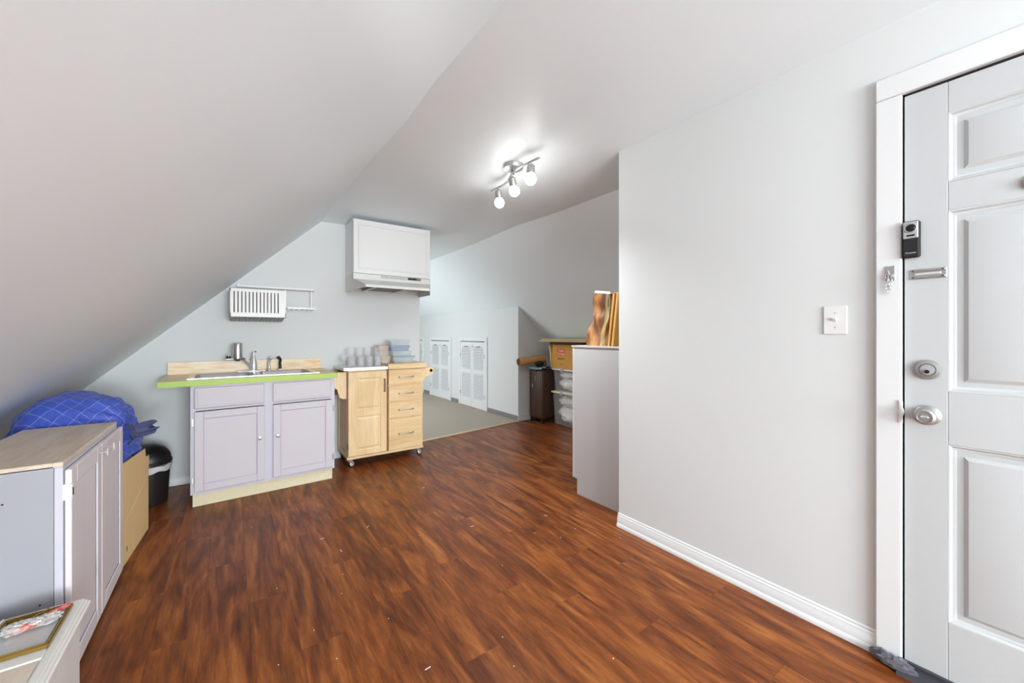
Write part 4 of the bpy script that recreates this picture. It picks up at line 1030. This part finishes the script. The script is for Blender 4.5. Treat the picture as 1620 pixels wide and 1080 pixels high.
# ------------------------------------------------------------------ grey tall cabinet by the partition
gc = thing('grey_cabinet', 'tall plain grey cabinet standing just behind the end of the right wall', 'cabinet', (2.13, 1.9, 0))
gx0, gy0, gy1, gh = 2.130, 1.628, 2.186, 1.108
MB().prism([(gy0, .001), (gy1 - .048, .001), (gy1 - .048, .115), (gy1 - .020, .115), (gy1 - .020, gh), (gy0, gh)], .018, (gx0, 0, 0), ((0, 1, 0), (0, 0, 1)), (1, 0, 0)).build('side_panel', M_greycab, gc)
MB().box(gx0 + .018, gx0 + .60, gy0, gy1 - .021, .116, gh - .001).build('carcass', M_greycab, gc)
MB().box(gx0 + .018, gx0 + .60, gy0, gy1 - .052, .001, .115).build('toe_kick', M_greyedge, gc)
MB().box(gx0 - .002, gx0 + .60, gy1 - .0195, gy1, .118, gh, .002).build('front_frame', M_greyedge, gc)
for a, b in ((gx0 + .02, gx0 + .295), (gx0 + .30, gx0 + .58)): 
    dd = MB().box(a, b, gy1, gy1 + .018, .14, gh - .03, .003).build('door', M_greycab, gc)
    knob_at(Matrix.Rotation(PI, 4, 'Z'), -(b - .03 if a < 2.2 else a + .03), -(gy1 + .018), .75, M_chrome, dd)
MB().box(gx0 - .008, gx0 + .61, gy0, gy1 + .006, gh, gh + .014, .002).build('top_board', M_greyedge, gc)
gt = gh + .0145
# tote bag
tb = thing('tote_bag', 'crumpled brown patterned bag with pale stripes standing on the tall grey cabinet', 'bag', (2.23, 1.97, gt))
vs = []; fs = []; nu, nv = 40, 26
outl = lambda t: (  # (ymin(right), ymax(left)) over height t
    1.878 + .01 * math.sin(6 * t) - .012 * t, 2.085 - .05 * max(0, t - .25) / .75 * 1.35 + .018 * math.sin(9 * t + .5))
for j in range(nv + 1):
    t = j / nv; y0_, y1_ = outl(t); cyy = (y0_ + y1_) / 2; hw = (y1_ - y0_) / 2; dpx = .085 * (1 - .35 * t)
    for k in range(nu):
        a = 2 * PI * k / nu; ca, sa = math.cos(a), math.sin(a)
        ex_ = abs(ca) ** .6 * (1 if ca > 0 else -1); ey = abs(sa) ** .6 * (1 if sa > 0 else -1)
        nn = noise.noise(Vector((ca * 2.2, sa * 2.2, t * 5))) * .022 + noise.noise(Vector((ca * 6, sa * 6, t * 9))) * .008
        lean = .03 * math.sin(t * 3)
        vs.append((2.240 + lean * .5 + (dpx + nn) * ex_, cyy + (hw + nn) * ey, gt + .012 * (1 - ex_ * .0) * 0 + t * (.395 + .012 * ey)))
for j in range(nv):
    for k in range(nu):
        a = j * nu + k; b = j * nu + (k + 1) % nu; fs.append((a, b, b + nu, a + nu))
fs.append(tuple(range(nu - 1, -1, -1)))
bd = MB().add(vs, fs).build('bag_body', M_tote, tb, sharp=60)
def bagring(j0, j1, ka, kb, off_, mat, name):
    q = []; f_ = []
    n_ = kb - ka + 1; mm = j1 - j0 + 1
    for j in range(j0, j1 + 1):
        for k in range(ka, kb + 1):
            x, y_, z = vs[j * nu + (k % nu)]
            t = j / nv; y0_, y1_ = outl(t); cyy = (y0_ + y1_) / 2
            dv_ = Vector((x - 2.24, y_ - cyy, 0)).normalized() * off_
            q.append((x + dv_.x, y_ + dv_.y, z + (.002 if j == nv else 0)))
    for j in range(mm - 1):
        for k in range(n_ - 1): a = j * n_ + k; f_.append((a, a + 1, a + n_ + 1, a + n_))
    MB().add(q, f_).build(name, mat, tb, sharp=60)
bagring(nv - 1, nv, 0, nu, .003, pm('white_hem', (240, 232, 220), .7), 'white_hem')
for fr0 in (22.0, 22.7, 23.4, 24.1):
    q = []; f_ = []
    for j in range(0, nv + 1):
        t = j / nv; y0_, y1_ = outl(t); cyy = (y0_ + y1_) / 2
        for fk in (fr0, fr0 + .28):
            k0 = int(fk); w_ = fk - k0
            A_ = Vector(vs[j * nu + k0]); B_ = Vector(vs[j * nu + k0 + 1]); P_ = A_.lerp(B_, w_)
            dv_ = Vector((P_.x - 2.24, P_.y - cyy, 0)).normalized() * .0022
            q.append(tuple(P_ + dv_))
    for j in range(nv): a = 2 * j; f_.append((a, a + 1, a + 3, a + 2))
    MB().add(q, f_).build('pale_stripe', M_stripe, tb, sharp=60)
# boards leaning beside it
for i, (yb0, lean, th, hh, lab) in enumerate(((1.842, -.048, .017, .365, 'golden brown folded cardboard panel leaning next to the brown bag on the grey cabinet'),
                                             (1.808, -.048, .019, .372, 'golden brown folded cardboard panel leaning nearest the wall on the grey cabinet'))):
    t = thing('flattened_carton', lab, 'carton', (2.17, yb0, gt))
    v = [(x, y, z) for x in (2.150, 2.50) for (y, z) in ((yb0, gt + .001), (yb0 + th, gt + .0015), (yb0 + th + lean, gt + hh), (yb0 + lean, gt + hh - .001))]
    MB().add(v, [(0, 1, 2, 3), (7, 6, 5, 4), (0, 4, 5, 1), (1, 5, 6, 2), (2, 6, 7, 3), (3, 7, 4, 0)]).build('panel', M_carton, t)
    v = [(x, y, z) for x in (2.1485, 2.150) for (y, z) in ((yb0 + th * .4, gt + .001), (yb0 + th * .6, gt + .0015), (yb0 + th * .6 + lean, gt + hh), (yb0 + th * .4 + lean, gt + hh - .001))]
    MB().add(v, [(0, 1, 2, 3), (7, 6, 5, 4), (0, 4, 5, 1), (1, 5, 6, 2), (2, 6, 7, 3), (3, 7, 4, 0)]).build('edge_fold', M_cardedge, t)

# ------------------------------------------------------------------ suitcase, bins, carton, rolled mat
sc_ = thing('suitcase', 'dark brown hard shell suitcase with vertical ribs standing in the far corner', 'suitcase', (3.52, 4.21, 0))
sx0_, sx1_, sy0_, sy1_ = 3.40, 3.635, 4.05, 4.372
def rbox(x0, x1, y0, y1, z0, z1, r, n=5, rib=0):
    vs = []; fs = []
    def loop(ins, z):
        out = []
        rr2 = max(r - ins, .008)
        for cx2, cy2, a0 in ((x1 - r, y1 - r, 0), (x0 + r, y1 - r, 90), (x0 + r, y0 + r, 180), (x1 - r, y0 + r, 270)):
            for k in range(n + 1):
                a = R(a0 + 90 * k / n); out.append((cx2 + rr2 * math.cos(a), cy2 + rr2 * math.sin(a), z))
        return out
    lv = [(r * .6, z0), (r * .15, z0 + r * .4), (0, z0 + r), (0, z1 - r), (r * .15, z1 - r * .4), (r * .6, z1)]
    for ins, z in lv: q = loop(ins, z); m_ = len(q); vs += q
    for i in range(len(lv) - 1):
        for k in range(m_): fs.append((i * m_ + k, i * m_ + (k + 1) % m_, (i + 1) * m_ + (k + 1) % m_, (i + 1) * m_ + k))
    fs += [tuple(range(m_ - 1, -1, -1)), tuple(range((len(lv) - 1) * m_, len(lv) * m_))]
    return vs, fs
v, f = rbox(sx0_, sx1_, sy0_, sy1_, .052, .735, .045); MB().add(v, f).build('shell', M_suit, sc_, sharp=60)
m = MB()
for yy in (4.11, 4.15, 4.25, 4.29, 4.32): m.box(sx0_ - .003, sx0_ + .004, yy - .006, yy + .006, .10, .69, .002)
m.build('rib_moulding', M_suit, sc_)
MB().box(sx0_ - .002, sx0_ + .004, 4.196, 4.208, .07, .72).build('zip_line', M_black, sc_)
MB().box(sx0_ - .010, sx0_, 4.20, 4.208, .57, .64, .002).build('zip_pull', M_nickel, sc_)
MB().box(sx0_ - .010, sx0_, 4.262, 4.274, .48, .53, .002).build('combination_lock', M_nickel, sc_)
for (x, y) in ((3.43, 4.10), (3.43, 4.33), (3.60, 4.10), (3.60, 4.33)):
    w = MB().box(x - .012, x + .012, y - .018, y + .018, .038, .056, .003).build('wheel_fork', M_black, sc_)
    MB().lathe([(.018, -.009), (.022, -.006), (.022, .006), (.018, .009)], (x, y, .0225), (1, 0, 0), 18).build('wheel', M_black, w)
cl = MB()
vs = []; fs = []; n1, n2 = 14, 12
for i in range(n1 + 1):
    for j in range(n2 + 1):
        x = 3.375 + .25 * i / n1; y = 4.06 + .30 * j / n2
        z = .7365 + .012 * (noise.noise(Vector((x * 14, y * 14, 2))) + 1) + (.02 * max(0, 1 - j / 5) if i > 3 else 0)
        if i == 0: z -= .015
        vs.append((x, y, z))
for i in range(n1):
    for j in range(n2): a = i * (n2 + 1) + j; fs.append((a, a + 1, a + n2 + 2, a + n2 + 1))
k_ = len(vs); vs2 = [(x, y, z + .006) for x, y, z in vs]
fs2 = [tuple(k_ + q for q in reversed(f)) for f in fs]
tag(MB().add(vs + vs2, fs + fs2).build('folded_cloth', M_teal, None), 'pale teal cloth lying on top of the brown suitcase', 'cloth')
rm = thing('rolled_mat', 'rolled tan mat with dark brown open end lying across the top of the suitcase', 'mat', (3.3, 4.25, .77))
RA = Vector((3.165, 4.285, .835)); RB = Vector((3.60, 4.262, .868)); RD = (RB - RA)
MB().lathe([(.040, 0), (.050, .0), (.052, .01), (.052, RD.length), (.03, RD.length)], RA, RD, 28, (1.0, 1.0)).build('roll', M_roll, rm)
MB().lathe([(.046, -.002), (.046, .01), (0, .01)], RA, RD, 24).build('inner_layer', M_rolldk, rm)
MB().prism([(.0, .052), (.012, .055), (.018, .048), (.005, .044)], RD.length * .98, RA + RD * .01, ((0, 1, 0), (0, 0, 1)), tuple(RD.normalized())).build('outer_edge', M_rolldk, rm)
bb = thing('black_pouch', 'small black pouch with a curled strap lying on the suitcase in front of the mat', 'pouch', (3.42, 4.14, .78))
MB().blob((3.42, 4.152, .806), (.06, .055, .040), 20, 12, .25, 4, 2).build('pouch_body', M_blackm, bb)
MB().tube([(3.47 + .0 * t, 4.10 + .028 * math.cos(t), .812 + .030 * math.sin(t)) for t in [2 * PI * k / 14 for k in range(14)]], .006, 8, True).build('strap_loop', M_black, bb)

def storage_bin(x0, x1, y0, y1, z0, z1, label, fillm, lidm, grp=None):
    t = thing('storage_bin', label, 'storage bin', ((x0 + x1) / 2, (y0 + y1) / 2, z0))
    tp = .022
    def loop(ins, z, r=.03, n=4):
        out = []
        for cx2, cy2, a0 in ((x1 - ins - r, y1 - ins - r, 0), (x0 + ins + r, y1 - ins - r, 90), (x0 + ins + r, y0 + ins + r, 180), (x1 - ins - r, y0 + ins + r, 270)):
            for k in range(n + 1):
                a = R(a0 + 90 * k / n); out.append((cx2 + r * math.cos(a), cy2 + r * math.sin(a), z))
        return out
    def shell(lv, cap=True):
        vs = []; fs = []
        for ins, z in lv: q = loop(ins, z); n_ = len(q); vs += q
        for i in range(len(lv) - 1):
            for k in range(n_): fs.append((i * n_ + k, i * n_ + (k + 1) % n_, (i + 1) * n_ + (k + 1) % n_, (i + 1) * n_ + k))
        fs.append(tuple(range(n_ - 1, -1, -1)))
        if cap: fs.append(tuple(range((len(lv) - 1) * n_, len(lv) * n_)))
        return vs, fs
    v, f = shell([(tp + .03, z0 + .001), (tp + .012, z0 + .012), (.014, z1 - .03), (.004, z1 - .028), (.004, z1 - .018)], False); MB().add(v, f).build('tub', M_bin, t)
    v, f = shell([(.0, z1 - .022), (-.004, z1 - .020), (-.004, z1 - .004), (.006, z1 - .001)]); MB().add(v, f).build('lid', lidm, t)
    MB().box(x0 - .010, x0 - .001, (y0 + y1) / 2 - .03 + .09, (y0 + y1) / 2 + .03 + .09, z1 - .045, z1 - .005, .003).build('latch', M_grille, t)
    MB().blob(((x0 + x1) / 2, (y0 + y1) / 2, z0 + (z1 - z0) * .33), ((x1 - x0) / 2 - .022, (y1 - y0) / 2 - .022, (z1 - z0) * .30), 32, 18, .22, 3.2, z0 * 7 + 3).build('folded_linen', M_cloth2, t, sharp=180)
    MB().blob(((x0 + x1) / 2, (y0 + y1) / 2 + .02, z0 + (z1 - z0) * .70), ((x1 - x0) / 2 - .025, (y1 - y0) / 2 - .05, (z1 - z0) * .20), 32, 16, .3, 5, z0 * 10).build('crumpled_linen', fillm, t, sharp=180)
    return t
storage_bin(3.52, 3.93, 3.42, 4.035, .0, .452, 'clear storage bin with cream lid standing on the floor, bottom of its stack', M_cloth, M_binlid)
storage_bin(3.53, 3.90, 3.42, 4.035, .4525, .757, 'clear storage bin with grey white lid stacked on another bin', M_cloth, M_liner)
ct2 = thing('moving_carton', 'golden moving carton with orange printed square on top of the clear bins', 'carton', (3.62, 3.8, .758))
MB().box(3.535, 3.735, 3.50, 4.03, .7575, 1.072, .002).build('carton_body', M_carton, ct2)
MB().box(3.5335, 3.535, 3.765, 3.925, .930, 1.025).build('orange_square', M_orange, ct2)
text('Public', .046, (3.5328, 3.838, .993), FACE_NX, M_print, ct2, bold=.0006)
text('Storage', .046, (3.5328, 3.838, .955), FACE_NX, M_print, ct2, bold=.0006)
text('SMALL BOX', .024, (3.5340, 3.845, .888), FACE_NX, M_ink, ct2, bold=.0006)
text('1.5 CU', .014, (3.5340, 3.835, .812), FACE_NX, M_ink, ct2, bold=.0003)
MB().add([(3.50, 4.032, 1.06), (3.535, 4.032, 1.08), (3.535, 4.032, .76), (3.528, 4.032, .90), (3.50, 4.05, 1.06), (3.535, 4.045, 1.08), (3.535, 4.045, .76), (3.528, 4.05, .90)], [(0, 1, 2, 3), (7, 6, 5, 4), (0, 4, 5, 1), (1, 5, 6, 2), (2, 6, 7, 3), (3, 7, 4, 0)]).build('side_flap', M_cardedge, ct2)
MB().box(3.50, 3.735, 3.42, 4.03, 1.074, 1.112, .003).build('dark_top_flaps', M_rolldk, ct2)
fb = thing('folded_carton', 'flat tan folded board lying across the top of the moving carton', 'board', (3.55, 3.7, 1.113))
MB().box(3.395, 3.715, 3.10, 4.135, 1.1125, 1.132, .004).build('lower_layer', M_board, fb)
MB().box(3.41, 3.70, 3.12, 4.10, 1.1325, 1.152, .006).build('upper_layer', M_board, fb)

# ------------------------------------------------------------------ debris flecks on the floor
m = MB(); random.seed(11)
for i in range(46):
    x = random.uniform(.1, 2.6); y = random.uniform(.7, 3.3)
    if x > 1.93 and y < 2.3: continue
    a = random.uniform(0, PI); l = random.choice((.002, .002, .003, .011)); w = .0016
    c, s = math.cos(a), math.sin(a)
    v = [(x + c * l * p - s * w * q, y + s * l * p + c * w * q, z) for z in (.0004, .0014) for p, q in ((-1, -1), (1, -1), (1, 1), (-1, 1))]
    m.add(v, [(3, 2, 1, 0), (4, 5, 6, 7), (0, 1, 5, 4), (1, 2, 6, 5), (2, 3, 7, 6), (3, 0, 4, 7)])
tag(m.build('paint_flecks', M_white, None, smooth=False), 'tiny white paint flecks scattered on the brown wood floor', 'debris', kind='stuff')
